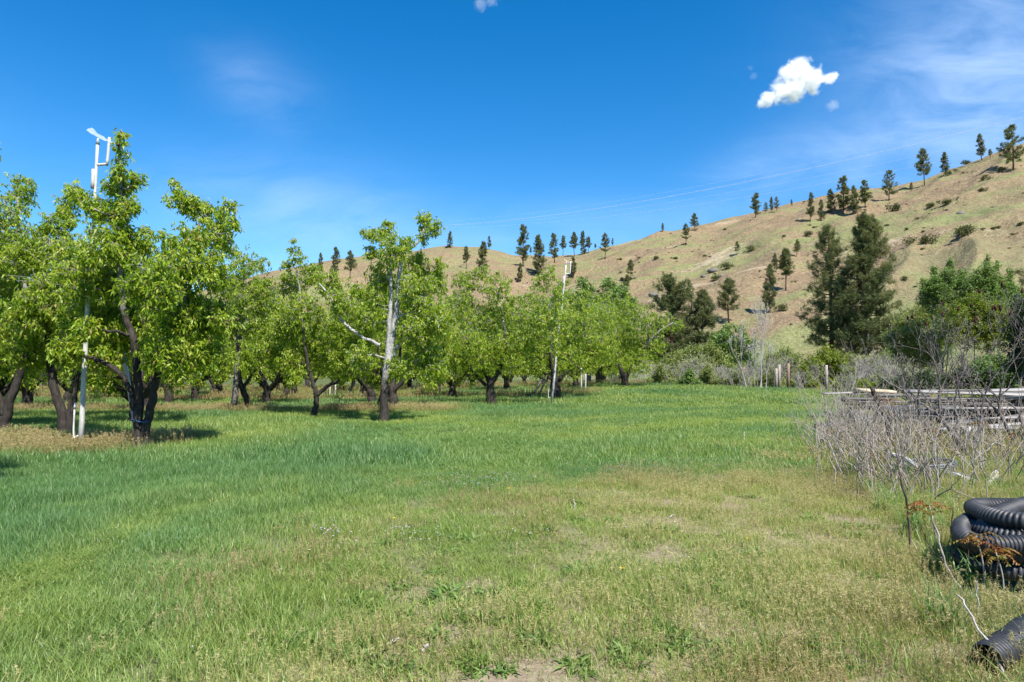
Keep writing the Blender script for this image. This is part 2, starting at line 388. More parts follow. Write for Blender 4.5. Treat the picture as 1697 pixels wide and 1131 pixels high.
m, n, l, b = mat('soil', 0.95, 0.1)
g = nd(n, 'ShaderNodeNewGeometry')
n1 = noise(n, l, 0.9, 6, 0.6, g.outputs['Position']); n2 = noise(n, l, 14, 5, 0.7, g.outputs['Position']); n3 = noise(n, l, 60, 3, 0.6, g.outputs['Position'])
r1 = ramp(n, [(0.25, (0.14, 0.105, 0.07)), (0.5, (0.23, 0.185, 0.125)), (0.8, (0.32, 0.265, 0.18))]); l.new(n2.outputs[0], r1.inputs[0])
a = nd(n, 'ShaderNodeAttribute', attribute_name='lush')
r2 = ramp(n, [(0.3, (0.045, 0.07, 0.02)), (0.7, (0.09, 0.12, 0.035))]); l.new(n2.outputs[0], r2.inputs[0])
c = mix(n, l, a.outputs['Fac'], r1.outputs[0], r2.outputs[0])
r3 = ramp(n, [(0.62, (0, 0, 0)), (0.70, (1, 1, 1))]); l.new(n3.outputs[0], r3.inputs[0])
c2 = mix(n, l, r3.outputs[0], c, (0.42, 0.36, 0.25))
mm_ = nd(n, 'ShaderNodeMath', operation='MULTIPLY'); l.new(a.outputs['Fac'], mm_.inputs[0]); mm_.inputs[1].default_value = 0.8
c = mix(n, l, mm_.outputs[0], c2, c)
l.new(c, b.inputs['Base Color'])
bp = nd(n, 'ShaderNodeBump'); bp.inputs['Strength'].default_value = 0.7; bp.inputs['Distance'].default_value = 0.03; l.new(n2.outputs[0], bp.inputs['Height']); l.new(bp.outputs[0], b.inputs['Normal'])
M['soil'] = m

def axis(lim0, lim1, fine0, fine1, step):
    f = np.arange(fine0, fine1 + 1e-6, step); out = [f]
    a, s = fine0, step; lo = []
    while a > lim0: s *= 1.35; a -= s; lo.append(a)
    a, s = fine1, step; hi = []
    while a < lim1: s *= 1.35; a += s; hi.append(a)
    return np.concatenate([lo[::-1], f, hi])
gx = axis(-3500, 3500, -45, 45, 0.6); gy = axis(-600, 5000, -4, 80, 0.6)
XX, YY = np.meshgrid(gx, gy, indexing='ij'); ZZ = ground_z(XX, YY)
nx, ny = XX.shape
i, j = np.meshgrid(np.arange(nx - 1), np.arange(ny - 1), indexing='ij'); k = (i * ny + j).ravel()
ground = build('ground', np.stack([XX, YY, ZZ], -1).reshape(-1, 3), [np.stack([k, k + ny, k + ny + 1, k + 1], -1)], M['soil'], None, True)
lu = np.maximum(lush(XX, YY), 0.55 * junk(XX, YY)) * (1 - 0.7 * strip(XX, YY)); lu = np.where(np.abs(YY) > 80, 0.9, lu)
bare = np.zeros_like(XX)
at_ = ground.data.attributes.new('lush', 'FLOAT', 'POINT'); at_.data.foreach_set('value', lu.ravel().astype(np.float32))
tag(ground, 'grassy orchard floor and verge of sandy soil', kind='structure')

RIDGE = [(-700, 560), (-200, 530), (300, 490), (450, 452), (560, 432), (640, 424), (700, 415), (740, 408), (800, 411), (850, 424), (900, 428), (960, 422), (1000, 412), (1060, 398), (1100, 386),
         (1200, 366), (1260, 352), (1340, 333), (1400, 318), (1460, 313), (1500, 309), (1540, 300), (1590, 282), (1640, 264), (1697, 244), (1850, 214), (2100, 190)]
ru = np.array([(p - CX) / F for p, _ in RIDGE]); rv = np.array([ray(CX, q)[2] / ray(CX, q)[1] for _, q in RIDGE])
def hill_R(u): return np.interp(u, [-1.4, -0.36, -0.1, 0, 0.1, 0.3, 0.45, 0.6, 0.75, 1.1], [400, 340, 325, 312, 305, 300, 292, 268, 245, 235])
def hill_B(u): return np.interp(u, [-1.4, -0.3, 0, 0.2, 0.4, 0.75, 1.1], [220, 185, 150, 125, 108, 92, 88])
def hill_z(x, y):
    x = np.asarray(x, float); y = np.asarray(y, float)
    u = x / y; Rr, B = hill_R(u), hill_B(u); Zr = CAM_H + np.interp(u, ru, rv) * Rr
    t = (y - B) / (Rr - B)
    tt = np.clip(t, 0, 1)
    f = tt * (1.2 - 0.2 * tt)
    z = Zr * f
    z = np.where(t > 1, Zr * (1 + 0.8 * (t - 1) - 6.0 * (t - 1) ** 2), z)
    z = np.where(t < 0, t * 12, z)
    s_ = x * 0.81 + y * 0.58; c_ = -x * 0.58 + y * 0.81
    w1 = c_ + 9 * vnoise(s_ / 45, c_ / 60, 7)
    rel = 1 - 2 * np.abs(vnoise(w1 / 34, s_ / 130, 11))
    rel2 = 1 - 2 * np.abs(vnoise(w1 / 13 + 4, s_ / 48, 12))
    msk = sstep(0.02, 0.25, t) * (1 - 0.80 * sstep(0.78, 1.0, t))
    z = z + msk * (2.2 * rel + 1.5 * rel2 + 2.0 * fbm(x / 11, y / 11, 4, 13)) + sstep(0, 0.1, t) * 0.45 * fbm(x / 2.6, y / 2.6, 2, 14)
    return z
us = np.linspace(-1.05, 1.05, 420); ts = np.concatenate([np.linspace(-0.06, 1.02, 230), np.linspace(1.03, 1.4, 14)])
UU, TT = np.meshgrid(us, ts, indexing='ij'); Yh = hill_B(UU) + TT * (hill_R(UU) - hill_B(UU)); Xh = UU * Yh; Zh = hill_z(Xh, Yh)
nx, ny = UU.shape
i, j = np.meshgrid(np.arange(nx - 1), np.arange(ny - 1), indexing='ij'); k = (i * ny + j).ravel()

m, n, l, b = mat('dry_hillside', 0.95, 0.1)
g = nd(n, 'ShaderNodeNewGeometry'); mp_ = nd(n, 'ShaderNodeMapping'); mp_.inputs['Rotation'].default_value = (0, 0, R(-35)); mp_.inputs['Scale'].default_value = (0.35, 1.6, 1.0)
l.new(g.outputs['Position'], mp_.inputs[0])
n1 = noise(n, l, 0.045, 9, 0.70, mp_.outputs[0], 0.9); n2 = noise(n, l, 0.11, 6, 0.65, g.outputs['Position']); n3 = noise(n, l, 1.1, 4, 0.7, g.outputs['Position']); n4 = noise(n, l, 0.05, 5, 0.6, mp_.outputs[0], 0.4)
tan = ramp(n, [(0.25, (0.175, 0.127, 0.082)), (0.5, (0.255, 0.195, 0.120)), (0.75, (0.33, 0.265, 0.17))]); l.new(n3.outputs[0], tan.inputs[0])
tan2 = ramp(n, [(0.3, (0.78, 0.74, 0.76)), (0.7, (1.08, 1.06, 1.0))]); l.new(n2.outputs[0], tan2.inputs[0])
cc = mix(n, l, 1.0, tan.outputs[0], tan2.outputs[0], 'MULTIPLY')
grn = ramp(n, [(0.3, (0.15, 0.175, 0.065)), (0.7, (0.225, 0.25, 0.105))]); l.new(n3.outputs[0], grn.inputs[0])
sm = nd(n, 'ShaderNodeMath', operation='MULTIPLY_ADD'); l.new(n2.outputs[0], sm.inputs[0]); sm.inputs[1].default_value = 0.35; l.new(n1.outputs[0], sm.inputs[2])
gm = ramp(n, [(0.655, (0, 0, 0)), (0.79, (0.8, 0.8, 0.8))]); l.new(sm.outputs[0], gm.inputs[0])
cc = mix(n, l, gm.outputs[0], cc, grn.outputs[0])
s4 = nd(n, 'ShaderNodeMath', operation='MULTIPLY_ADD'); l.new(n3.outputs[0], s4.inputs[0]); s4.inputs[1].default_value = 0.22; l.new(n4.outputs[0], s4.inputs[2])
bm_ = ramp(n, [(0.75, (0, 0, 0)), (0.81, (0.8, 0.8, 0.8))]); l.new(s4.outputs[0], bm_.inputs[0])
cc = mix(n, l, bm_.outputs[0], cc, (0.38, 0.31, 0.22))
n5 = noise(n, l, 0.75, 5, 0.75, g.outputs['Position']); sp5 = ramp(n, [(0.575, (0, 0, 0)), (0.64, (0.75, 0.75, 0.75))]); l.new(n5.outputs[0], sp5.inputs[0]); cc = mix(n, l, sp5.outputs[0], cc, (0.13, 0.12, 0.07))
n6 = noise(n, l, 2.6, 3, 0.6, g.outputs['Position']); sp6 = ramp(n, [(0.30, (0.72, 0.70, 0.68)), (0.55, (1.0, 1.0, 1.0)), (0.75, (1.22, 1.2, 1.16))]); l.new(n6.outputs[0], sp6.inputs[0]); cc = mix(n, l, 1.0, cc, sp6.outputs[0], 'MULTIPLY')
a = nd(n, 'ShaderNodeAttribute', attribute_name='lush'); cc = mix(n, l, a.outputs['Fac'], cc, (0.10, 0.16, 0.06))
l.new(cc, b.inputs['Base Color'])
bp = nd(n, 'ShaderNodeBump'); bp.inputs['Strength'].default_value = 0.8; bp.inputs['Distance'].default_value = 0.9; l.new(n3.outputs[0], bp.inputs['Height']); l.new(bp.outputs[0], b.inputs['Normal'])
M['hillside'] = m
hill = build('hill', np.stack([Xh, Yh, Zh], -1).reshape(-1, 3), [np.stack([k, k + ny, k + ny + 1, k + 1], -1)], M['hillside'], None, True)
at_ = hill.data.attributes.new('lush', 'FLOAT', 'POINT')
at_.data.foreach_set('value', np.maximum(0.6 * sstep(0.08, 0.0, TT + 0.05 * fbm(Xh / 12, Yh / 12, 3, 8)), 0.28 * sstep(0.50, 0.62, UU) * sstep(0.50, 0.15, TT + 0.5 * fbm(Xh / 14, Yh / 14, 4, 18))).ravel().astype(np.float32))
tag(hill, 'dry tan hillside with pale green patches', kind='structure')
def hill_hit(px, py):
    d = ray(px, py); u = d[0] / d[1]; B, Rr = hill_B(u), hill_R(u)
    Y = np.linspace(B, Rr * 1.02, 900); z = CAM_H + d[2] / d[1] * Y; h = hill_z(u * Y, Y); hit = h >= z
    y = Y[np.argmax(hit)] if hit.any() else Rr
    return np.array([u * y, y, float(hill_z(u * y, y))])

# ------------------------------------------------------------------ plant growers
def grow(seed, trunks, blobs, nclust, lpc=8, leaf=0.10, lw=0.42, twig=0.006, nsec=9, droop=0.5, spread=0.10, limb_r=0.045, k=8, tip=0.35, dens=0.42):
    """trunks: [(points, r0, r1)], blobs: [(centre, radius)], all in the plant's own coordinates -> (wood, foliage)"""
    rng = np.random.default_rng(seed); wood, fol = Buf(), Buf(); nodes = []; nrad = []
    for P, r0, r1 in trunks:
        n_ = max(8, 5 * len(P)); Q = smooth_path(P, n_); Q[1:] += rng.normal(0, 0.012, (n_ - 1, 3))
        rad = np.interp(np.linspace(0, 1, n_), [0, 0.06, 1], [r0 * 1.25, r0, r1])
        if Q[0][2] > 0.2: rad[0] = r0
        wood.tube(Q, rad, k, 0.5, True, 0.10, rng)
        for q, r_ in zip(Q, rad):
            if q[2] > 0.55: nodes.append(q); nrad.append(r_)
    nodes = np.array(nodes); nrad = np.array(nrad)
    tips = []
    for c, r in sorted(blobs, key=lambda b: b[0][2]):
        r = np.broadcast_to(np.asarray(r, float), (3,))
        d = np.linalg.norm(nodes - c, axis=1) + 1.2 * np.maximum(0, nodes[:, 2] - c[2] + 0.1)
        a = np.argmin(d); A = nodes[a]; Lg = np.linalg.norm(c - A)
        top = c + np.array([0, 0, r[2] * 0.5]) + rng.normal(0, 0.1, 3) * r
        mid = (A + c) / 2 + rng.normal(0, 0.10, 3) * Lg + np.array([0, 0, -0.04 * Lg])
        Q = smooth_path([A, mid, c, top], 11); Q[1:-1] += rng.normal(0, 0.02, (9, 3))
        r0 = min(limb_r * (0.5 + 0.4 * Lg), nrad[a] * 0.85)
        rad = np.linspace(r0, 0.010, 11); wood.tube(Q, rad, 6, 0.5, True, 0.1, rng)
        loc = Q[3:]; lrad = rad[3:]
        nodes = np.vstack([nodes, loc]); nrad = np.concatenate([nrad, lrad])
        ns = max(3, int(nsec * min(1.6, r.mean() / 0.6)))
        v = unit(rng.normal(0, 1, (ns, 3))) * r * (rng.random((ns, 1)) ** 0.4) * 0.85 + c
        for t in v:
            d = np.linalg.norm(loc - t, axis=1); a = np.argmin(d + 0.6 * np.maximum(0, loc[:, 2] - t[2])); A = loc[a]
            mid = (A + t) / 2 + rng.normal(0, 0.12, 3) * d[a]
            Q = smooth_path([A, mid, t], 6); rad = np.linspace(min(0.018, lrad[a] * 0.7), 0.005, 6); wood.tube(Q, rad, 4)
            tips.append(Q[2:])
    sec = np.vstack([nodes[len(nodes) // 6:]] + tips) if tips else nodes
    vol = np.array([np.prod(np.broadcast_to(np.asarray(r, float), (3,))) ** 0.72 for _, r in blobs]); cnt = rng.multinomial(nclust, vol / vol.sum())
    C = []
    for (c, r), q in zip(blobs, cnt):
        r = np.broadcast_to(np.asarray(r, float), (3,))
        C.append(unit(rng.normal(0, 1, (q, 3))) * (rng.random((q, 1)) ** dens) * r * (1 + 0.12 * rng.normal(0, 1, (q, 1))) + c)
    C = np.vstack(C); C = C[C[:, 2] > 0.25]
    A = np.zeros_like(C)
    for s0 in range(0, len(C), 500):
        q = C[s0:s0 + 500]; D = np.linalg.norm(q[:, None, :] - sec[None], axis=2); A[s0:s0 + 500] = sec[np.argmin(D, 1)]
    dv = C - A; dl = np.linalg.norm(dv, axis=1, keepdims=True); far = dl[:, 0] > tip * 2.2
    C[far] = A[far] + dv[far] / dl[far] * tip * 2.2 * (0.6 + 0.4 * rng.random((far.sum(), 1)))
    wood.twigs(A, C, twig, twig * 0.6, rng.normal(0, 0.03, C.shape))
    N = len(C) * lpc; base = np.repeat(C, lpc, 0); src = np.repeat(A, lpc, 0)
    base = base + (src - base) * (rng.random((N, 1)) ** 2 * 0.7) + rng.normal(0, spread * 0.35, (N, 3))
    az = rng.random(N) * 2 * math.pi; el = rng.normal(-droop, 0.45, N)
    D = np.stack([np.cos(az) * np.cos(el), np.sin(az) * np.cos(el), np.sin(el)], -1)
    tb = np.repeat(rng.random(len(C)), lpc); tint = np.clip(0.40 * tb + 0.60 * rng.random(N), 0, 1) * 0.95
    new = rng.random(N) < 0.02; tint[new] = 1.0
    fol.leaves(base, D, leaf * (0.7 + 0.6 * rng.random(N)), leaf * lw * (0.75 + 0.5 * rng.random(N)), rng, 0.22, tint)
    return wood, fol

def plant(name, label, cat, base, wood, fol, bark, leafm, group=None, parts=('trunk', 'crown')):
    t = thing(name, label, cat, base, group)
    wood.obj(parts[0], bark, t, smooth=True)
    if fol is not None: fol.obj(parts[1], leafm, t)
    return t

def bare(seed, stems, levels=3, fork=(2, 3), shrink=0.68, ang=0.5, k=5, up=0.25, r_end=0.004, wig=0.06):
    """leafless forked stems: stems = [(base, dir, length, radius)] -> wood, list of tip points with directions"""
    rng = np.random.default_rng(seed); w = Buf(); tips = []
    todo = [(np.array(b, float), unit(np.array(d, float)), L, r, 0) for b, d, L, r in stems]
    while todo:
        b, d, L, r, lv = todo.pop()
        n_ = 6 if lv < 2 else 4
        P = [b]; dd = d
        for q in range(n_ - 1):
            dd = unit(dd + rng.normal(0, wig * 2.2, 3) + np.array([0, 0, up * 0.12])); P.append(P[-1] + dd * L / (n_ - 1))
        P = np.array(P); last = lv >= levels
        r1 = r_end if last else max(r * 0.62, r_end)
        w.tube(P, np.linspace(r, r1, n_), k if lv < 2 else 4, 0.5, last)
        if last: tips.append((P[-1], dd)); continue
        nk = rng.integers(fork[0], fork[1] + 1); ph = rng.random() * 6.28
        for q in range(nk):
            e1 = unit(np.cross(dd, [0.3, 0.2, 1.0])); e2 = np.cross(dd, e1); a = ph + q * 6.28 / nk + rng.normal(0, 0.3)
            nd_ = unit(dd * math.cos(ang) + (e1 * math.cos(a) + e2 * math.sin(a)) * math.sin(ang) * (0.6 + 0.8 * rng.random()) + np.array([0, 0, up]))
            fr = P[-1] if q < 2 else P[rng.integers(n_ // 2, n_)]
            todo.append((fr, nd_, L * shrink * (0.75 + 0.5 * rng.random()), r1 * (0.95 if q == 0 else 0.75), lv + 1))
    return w, tips

# ------------------------------------------------------------------ pear orchard: the trees one can tell apart
def pear(label, basepx, d, trunks, blobs, nclust, seed, leaf=0.115, r=0.13, limb_r=0.045, depth=1.0, group='pear trees along the open edge of the orchard'):
    base = gp(at(basepx[0], 616, d)[0], d); rng = np.random.default_rng(seed + 900)
    tr = []
    for P, r0, r1 in trunks:
        Q = np.array([at(p[0], p[1], d + (p[2] if len(p) > 2 else 0)) for p in P]) - base
        if P[0][1] > 660 and abs(P[0][1] - basepx[1]) < 12: Q[0][2] = -0.06
        tr.append((Q, r0, r1))
    bl = []
    for q in blobs:
        rr = q[2] * d / F
        dy = q[3] if len(q) > 3 else rng.normal(0, 0.55) * depth * min(1.6, max(0.5, rr * 1.3))
        bl.append((at(q[0], q[1], d + dy) - base, np.array([rr, rr * 1.15 if rr > 0.5 else rr, rr])))
    w, f = grow(seed, tr, [(c_, r_ * (0.98 if d < 30 else 1.05)) for c_, r_ in bl], int(nclust * (0.98 if d < 21 else 1.12)), 10, leaf, 0.38, 0.008, limb_r=limb_r, droop=0.75)
    return plant('pear_tree', label, 'pear tree', base, w, f, M['pear_bark_white' if 'whitened' in label else 'pear_bark'], M['pear_leaf'], group)

pear('pear tree cut off by the left picture edge, thick dark leaning trunk', (6, 718), 19.0,
     [([(4, 718), (10, 690), (24, 645), (38, 600), (48, 540), (40, 470), (32, 400), (30, 330)], 0.145, 0.03), ([(10, 690), (-10, 640), (-30, 580), (-40, 480)], 0.12, 0.03)],
     [(30, 318, 32), (8, 350, 38), (48, 305, 14), (10, 410, 55), (62, 420, 38), (20, 480, 62), (50, 560, 50), (-45, 420, 65), (-40, 530, 70), (85, 510, 40), (25, 600, 35)], 1900, 11)
pear('pear tree with a V-shaped fork low in its dark trunk, beside the white sprinkler pole', (108, 724), 17.8,
     [([(106, 724), (104, 690), (90, 642), (83, 600), (80, 550), (90, 480), (105, 400)], 0.14, 0.03), ([(112, 724), (117, 685), (123, 655), (128, 630), (140, 590), (150, 520)], 0.11, 0.03)],
     [(122, 318, 20), (112, 345, 24), (100, 372, 32), (72, 410, 42), (40, 430, 35), (120, 430, 45), (100, 490, 55), (60, 520, 45), (150, 520, 45), (85, 590, 32), (45, 580, 36), (150, 585, 35)], 1900, 12)
pear('double-trunked pear tree with a tall leafy top shoot beside the white sprinkler pole', (235, 745), 14.9,
     [([(229, 745), (229, 690), (229, 640), (222, 570), (208, 525), (200, 470), (198, 400), (200, 320), (199, 240)], 0.105, 0.02),
      ([(240, 745), (243, 705), (254, 655), (262, 615), (278, 560), (305, 500), (325, 440), (330, 360)], 0.105, 0.02),
      ([(224, 680), (216, 645), (190, 612), (165, 598), (140, 590)], 0.07, 0.03)],
     [(200, 222, 11), (197, 240, 14), (200, 262, 15), (196, 285, 14), (200, 310, 25), (226, 300, 16), (180, 312, 12), (200, 350, 28), (215, 345, 20), (165, 345, 26), (140, 330, 16), (120, 318, 14), (190, 400, 44), (228, 405, 36),
      (195, 455, 58), (140, 460, 46), (150, 530, 52), (250, 470, 50), (222, 540, 55), (290, 305, 9), (295, 330, 20), (315, 340, 20), (345, 352, 24), (375, 348, 18), (385, 372, 14), (355, 395, 36), (310, 400, 30), (300, 445, 40),
      (350, 450, 38), (300, 520, 50), (350, 530, 45), (270, 585, 40), (325, 590, 35), (175, 590, 38), (110, 580, 30), (148, 340, 13, -0.5), (146, 432, 20, -0.75), (140, 545, 24, -0.75)], 4000, 13, limb_r=0.05)
pear('pear tree with a crooked grey trunk propped against a pale post', (413, 684), 28.2,
     [([(415, 684), (408, 660), (397, 630), (393, 600), (398, 560), (402, 510), (405, 450)], 0.14, 0.03), ([(402, 645), (420, 618), (440, 590), (448, 550)], 0.07, 0.02)],
     [(385, 418, 16), (404, 440, 26), (430, 440, 20), (372, 470, 30), (410, 490, 38), (440, 480, 26), (380, 540, 34), (430, 540, 38), (410, 590, 32), (455, 580, 28)], 1200, 14, leaf=0.128)
pear('slender-trunked pear tree with a low fork and a pointed leafy top', (522, 692), 25.3,
     [([(520, 692), (524, 665), (523, 648), (516, 630), (508, 590), (500, 520), (490, 430)], 0.11, 0.02), ([(524, 657), (543, 640), (560, 632), (575, 600)], 0.08, 0.03)],
     [(486, 398, 10), (490, 425, 20), (475, 440, 14), (515, 455, 28), (482, 470, 26), (548, 470, 28), (500, 520, 40), (560, 530, 40), (470, 545, 34), (520, 580, 42), (572, 590, 36), (595, 490, 25), (605, 555, 30), (480, 600, 24)], 1600, 15, leaf=0.128)
pear('tall pear tree with a whitened trunk and pale limbs, at the orchard corner', (636, 700), 22.9,
     [([(636, 700), (637, 650), (642, 600), (650, 560), (657, 510), (661, 460), (668, 420), (690, 405), (703, 380)], 0.145, 0.025), ([(641, 612), (644, 560), (647, 510), (648, 470), (646, 430), (640, 390)], 0.10, 0.02),
      ([(650, 592), (658, 575), (670, 567), (684, 567), (690, 575)], 0.075, 0.04), ([(630, 572), (604, 560), (575, 540), (556, 515), (548, 490), (528, 470)], 0.06, 0.025), ([(655, 530), (668, 522), (685, 518)], 0.05, 0.02)],
     [(706, 366, 18), (722, 378, 16), (700, 392, 14), (676, 402, 14), (640, 382, 20), (618, 390, 15), (602, 385, 7), (650, 415, 30), (615, 420, 15), (692, 438, 26), (726, 440, 14), (630, 460, 30), (690, 480, 36), (722, 470, 26),
      (615, 525, 34), (690, 545, 34), (722, 530, 34), (600, 590, 30), (665, 610, 26), (712, 595, 32), (560, 500, 24)], 2000, 16, leaf=0.122)
pear('broad pear tree with a short black trunk forking low over the grass', (813, 673), 33.5,
     [([(814, 673), (813, 645), (809, 625), (795, 600), (780, 560)], 0.24, 0.05), ([(812, 640), (828, 612), (838, 570), (830, 500)], 0.14, 0.03), ([(806, 640), (785, 618), (766, 590)], 0.09, 0.03)],
     [(800, 448, 14), (772, 468, 26), (822, 478, 28), (760, 515, 34), (810, 528, 38), (850, 515, 28), (775, 575, 36), (830, 580, 36), (865, 565, 28), (800, 606, 22), (755, 600, 22)], 1500, 17, leaf=0.135)
pear('pear tree with a stout grey trunk right behind the white leaning pole', (920, 666), 38.5,
     [([(920, 666), (920, 642), (918, 620), (912, 570), (910, 500)], 0.36, 0.05), ([(924, 632), (945, 612), (968, 600), (985, 586)], 0.13, 0.04), ([(914, 628), (898, 614), (882, 590)], 0.10, 0.03)],
     [(912, 440, 10), (908, 455, 16), (893, 470, 18), (930, 480, 24), (880, 505, 28), (915, 520, 38), (960, 510, 34), (868, 550, 34), (920, 570, 40), (970, 560, 38), (1000, 525, 26), (890, 600, 26), (950, 600, 30), (995, 580, 28), (912, 515, 24, -6.4), (924, 480, 13, -6.3), (905, 548, 26, -6.6), (925, 575, 20, -6.5), (885, 530, 24, -5.5), (935, 535, 26, -5.5)], 2100, 18, leaf=0.14)
pear('farthest pear tree of the front line, its long right limb reaching towards the pines', (1036, 641), 50.0,
     [([(1036, 641), (1034, 625), (1028, 608), (1020, 570)], 0.28, 0.06), ([(1036, 632), (1045, 612), (1062, 585), (1085, 555), (1115, 535)], 0.14, 0.03)],
     [(990, 520, 26), (1030, 515, 28), (1068, 530, 28), (1000, 560, 34), (1040, 565, 36), (1080, 575, 30), (1108, 535, 20), (1128, 538, 10), (1010, 600, 24), (1060, 602, 24), (980, 590, 20)], 1500, 19, leaf=0.16)
# a tree standing just outside the picture: a spray of its leaves and its shade reach into view
pear('pear tree mostly beyond the left picture edge, shading the near grass', (-235, 834), 8.8,
     [([(-235, 834), (-235, 720), (-225, 600), (-210, 450), (-170, 300)], 0.18, 0.03), ([(-233, 740), (-190, 620), (-140, 500)], 0.12, 0.03)],
     [(-36, 240, 30, 0), (-95, 260, 65, 0), (-160, 330, 110, 0.3), (-260, 250, 120, 0.5), (-190, 430, 130, -0.6), (-115, 450, 75, 0.4), (-310, 420, 140, 0.2), (-210, 540, 120, 0.8)], 1500, 20)

# ------------------------------------------------------------------ pear orchard: rows behind
def far_pear(seed):
    rng = np.random.default_rng(seed); tr = []; fh = 0.7 + 0.3 * rng.random()
    P0 = [np.array([0, 0, -0.06]), np.array([0.02, 0.0, fh * 0.6]), np.array([rng.normal(0, 0.05), rng.normal(0, 0.05), fh])]
    nl = 4; tr.append((P0, 0.22, 0.17)); bl = []
    for q in range(nl):
        a = q * 6.28 / nl + rng.normal(0, 0.3); rr = 1.2 + 0.5 * rng.random(); hh = 3.2 + 1.2 * rng.random()
        tr.append(([P0[2] - np.array([0, 0, 0.15]), P0[2] + np.array([math.cos(a) * rr * 0.45, math.sin(a) * rr * 0.45, 0.55]), np.array([math.cos(a) * rr * 0.8, math.sin(a) * rr * 0.8, hh * 0.6]), np.array([math.cos(a) * rr, math.sin(a) * rr, hh])], 0.12, 0.02))
    for q in range(19):
        a = rng.random() * 6.28; z = 1.25 + 4.2 * rng.random() ** 1.1; rr = rng.random() ** 0.6 * (2.3 if z < 4 else 1.5); s_ = 0.55 + 0.4 * rng.random()
        bl.append((np.array([math.cos(a) * rr, math.sin(a) * rr, z]), s_))
    for q in range(3):
        a = rng.random() * 6.28; bl.append((np.array([math.cos(a) * 0.8, math.sin(a) * 0.8, 5.7 + 0.6 * rng.random()]), 0.35))
    return grow(seed, tr, bl, 1150, 8, 0.165, 0.42, 0.009, nsec=5, k=7, spread=0.15, droop=0.7)
PEAR_LABEL = {0: 'pear tree in the rows deep inside the orchard, dark trunk seen between the front trees'}
protos = []
rng = np.random.default_rng(5)
front = [(at(p, 616, d)[0], d) for p, d in ((6, 19), (108, 17.8), (235, 14.9), (413, 28.2), (522, 25.3), (636, 22.9), (813, 33.5), (920, 38.5), (1036, 50))]
spots = []
for y in ROWS[1:]:
    x = orchard_edge(y) - 3.0
    while x / y > -0.86 and len(spots) < 140:
        p = np.array([x + rng.normal(0, 0.35), y + rng.normal(0, 0.35)])
        if all(math.hypot(p[0] - f_[0], p[1] - f_[1]) > 3.6 for f_ in front): spots.append(p)
        x -= 5.2
protos = []
for q, p in enumerate(spots):
    lab, grp = PEAR_LABEL[0], 'pear trees in the rows behind'
    if q < 5:
        w, f = far_pear(60 + q); t = plant('pear_tree', lab, 'pear tree', gp(*p), w, f, M['pear_bark'], M['pear_leaf'], grp); protos.append(t)
    else:
        s_ = 0.88 + 0.24 * rng.random()
        copy_tree(protos[rng.integers(5)], gp(*p), rng.random() * 6.28, (s_, s_, s_ * (0.92 + 0.16 * rng.random())), lab, grp)

# props, posts and sprinkler risers among the trees
def post(name, label, cat, P, r0, r1, m, group=None, k=7, cut=0.0):
    P = np.array(P, float); b = Buf(); base = P[0].copy(); Q = smooth_path(P - base, 7)
    b.tube(Q, np.linspace(r0, r1, 7), k, 0.5, True, 0.06, np.random.default_rng(int(abs(base[0]) * 100) % 999))
    o = b.obj(name, m, None, smooth=False); o.location = tuple(base); return tag(o, label, cat, group)
post('prop_post', 'pale grey prop post leaning into the crooked pear tree', 'post', [gp(*at(389, 616, 28.0)[:2]), at(394, 600, 28.2), at(398, 520, 28.4)], 0.13, 0.11, M['grey_board'])
for q, (x0, y0, x1, y1, d) in enumerate([(883, 652, 902, 622, 42.0), (893, 652, 906, 624, 41.5), (575, 657, 587, 634, 44.0), (625, 672, 633, 648, 30.0)]):
    lab = ['dark prop pole leaning against the stout trunk behind the white pole, outer one', 'pale prop pole leaning against the stout trunk behind the white pole, inner one', 'thin grey prop pole leaning left of the tall whitened pear tree', 'short dark prop pole leaning on the whitened pear tree'][q]
    post('prop_pole', lab, 'pole', [gp(*at(x0, 616, d)[:2]), at(x1, y1, d + 0.3)], 0.06, 0.05, M['grey_board'] if q != 3 else M['dark_stem'], 'prop poles')
for q, (x, d, h) in enumerate([(547, 47, 0.85), (556, 47, 0.75), (683, 52, 0.9), (690, 52, 1.0), (963, 46, 1.5), (970, 46, 1.1)]):
    lab = ['white riser stub between the slender pear and the tall whitened pear, left of the pair', 'white riser stub between the slender pear and the tall whitened pear, right of the pair', 'white riser right of the whitened pear, shorter of the pair', 'white riser right of the whitened pear, taller of the pair',
           'tall white riser under the pear right of the leaning pole', 'short white riser under the pear right of the leaning pole'][q]
    p = gp(at(x, 616, d)[0], d); post('riser', lab, 'riser', [p, p + [0.02, 0, h]], 0.05, 0.05, M['white_paint'], 'white risers among the trees')

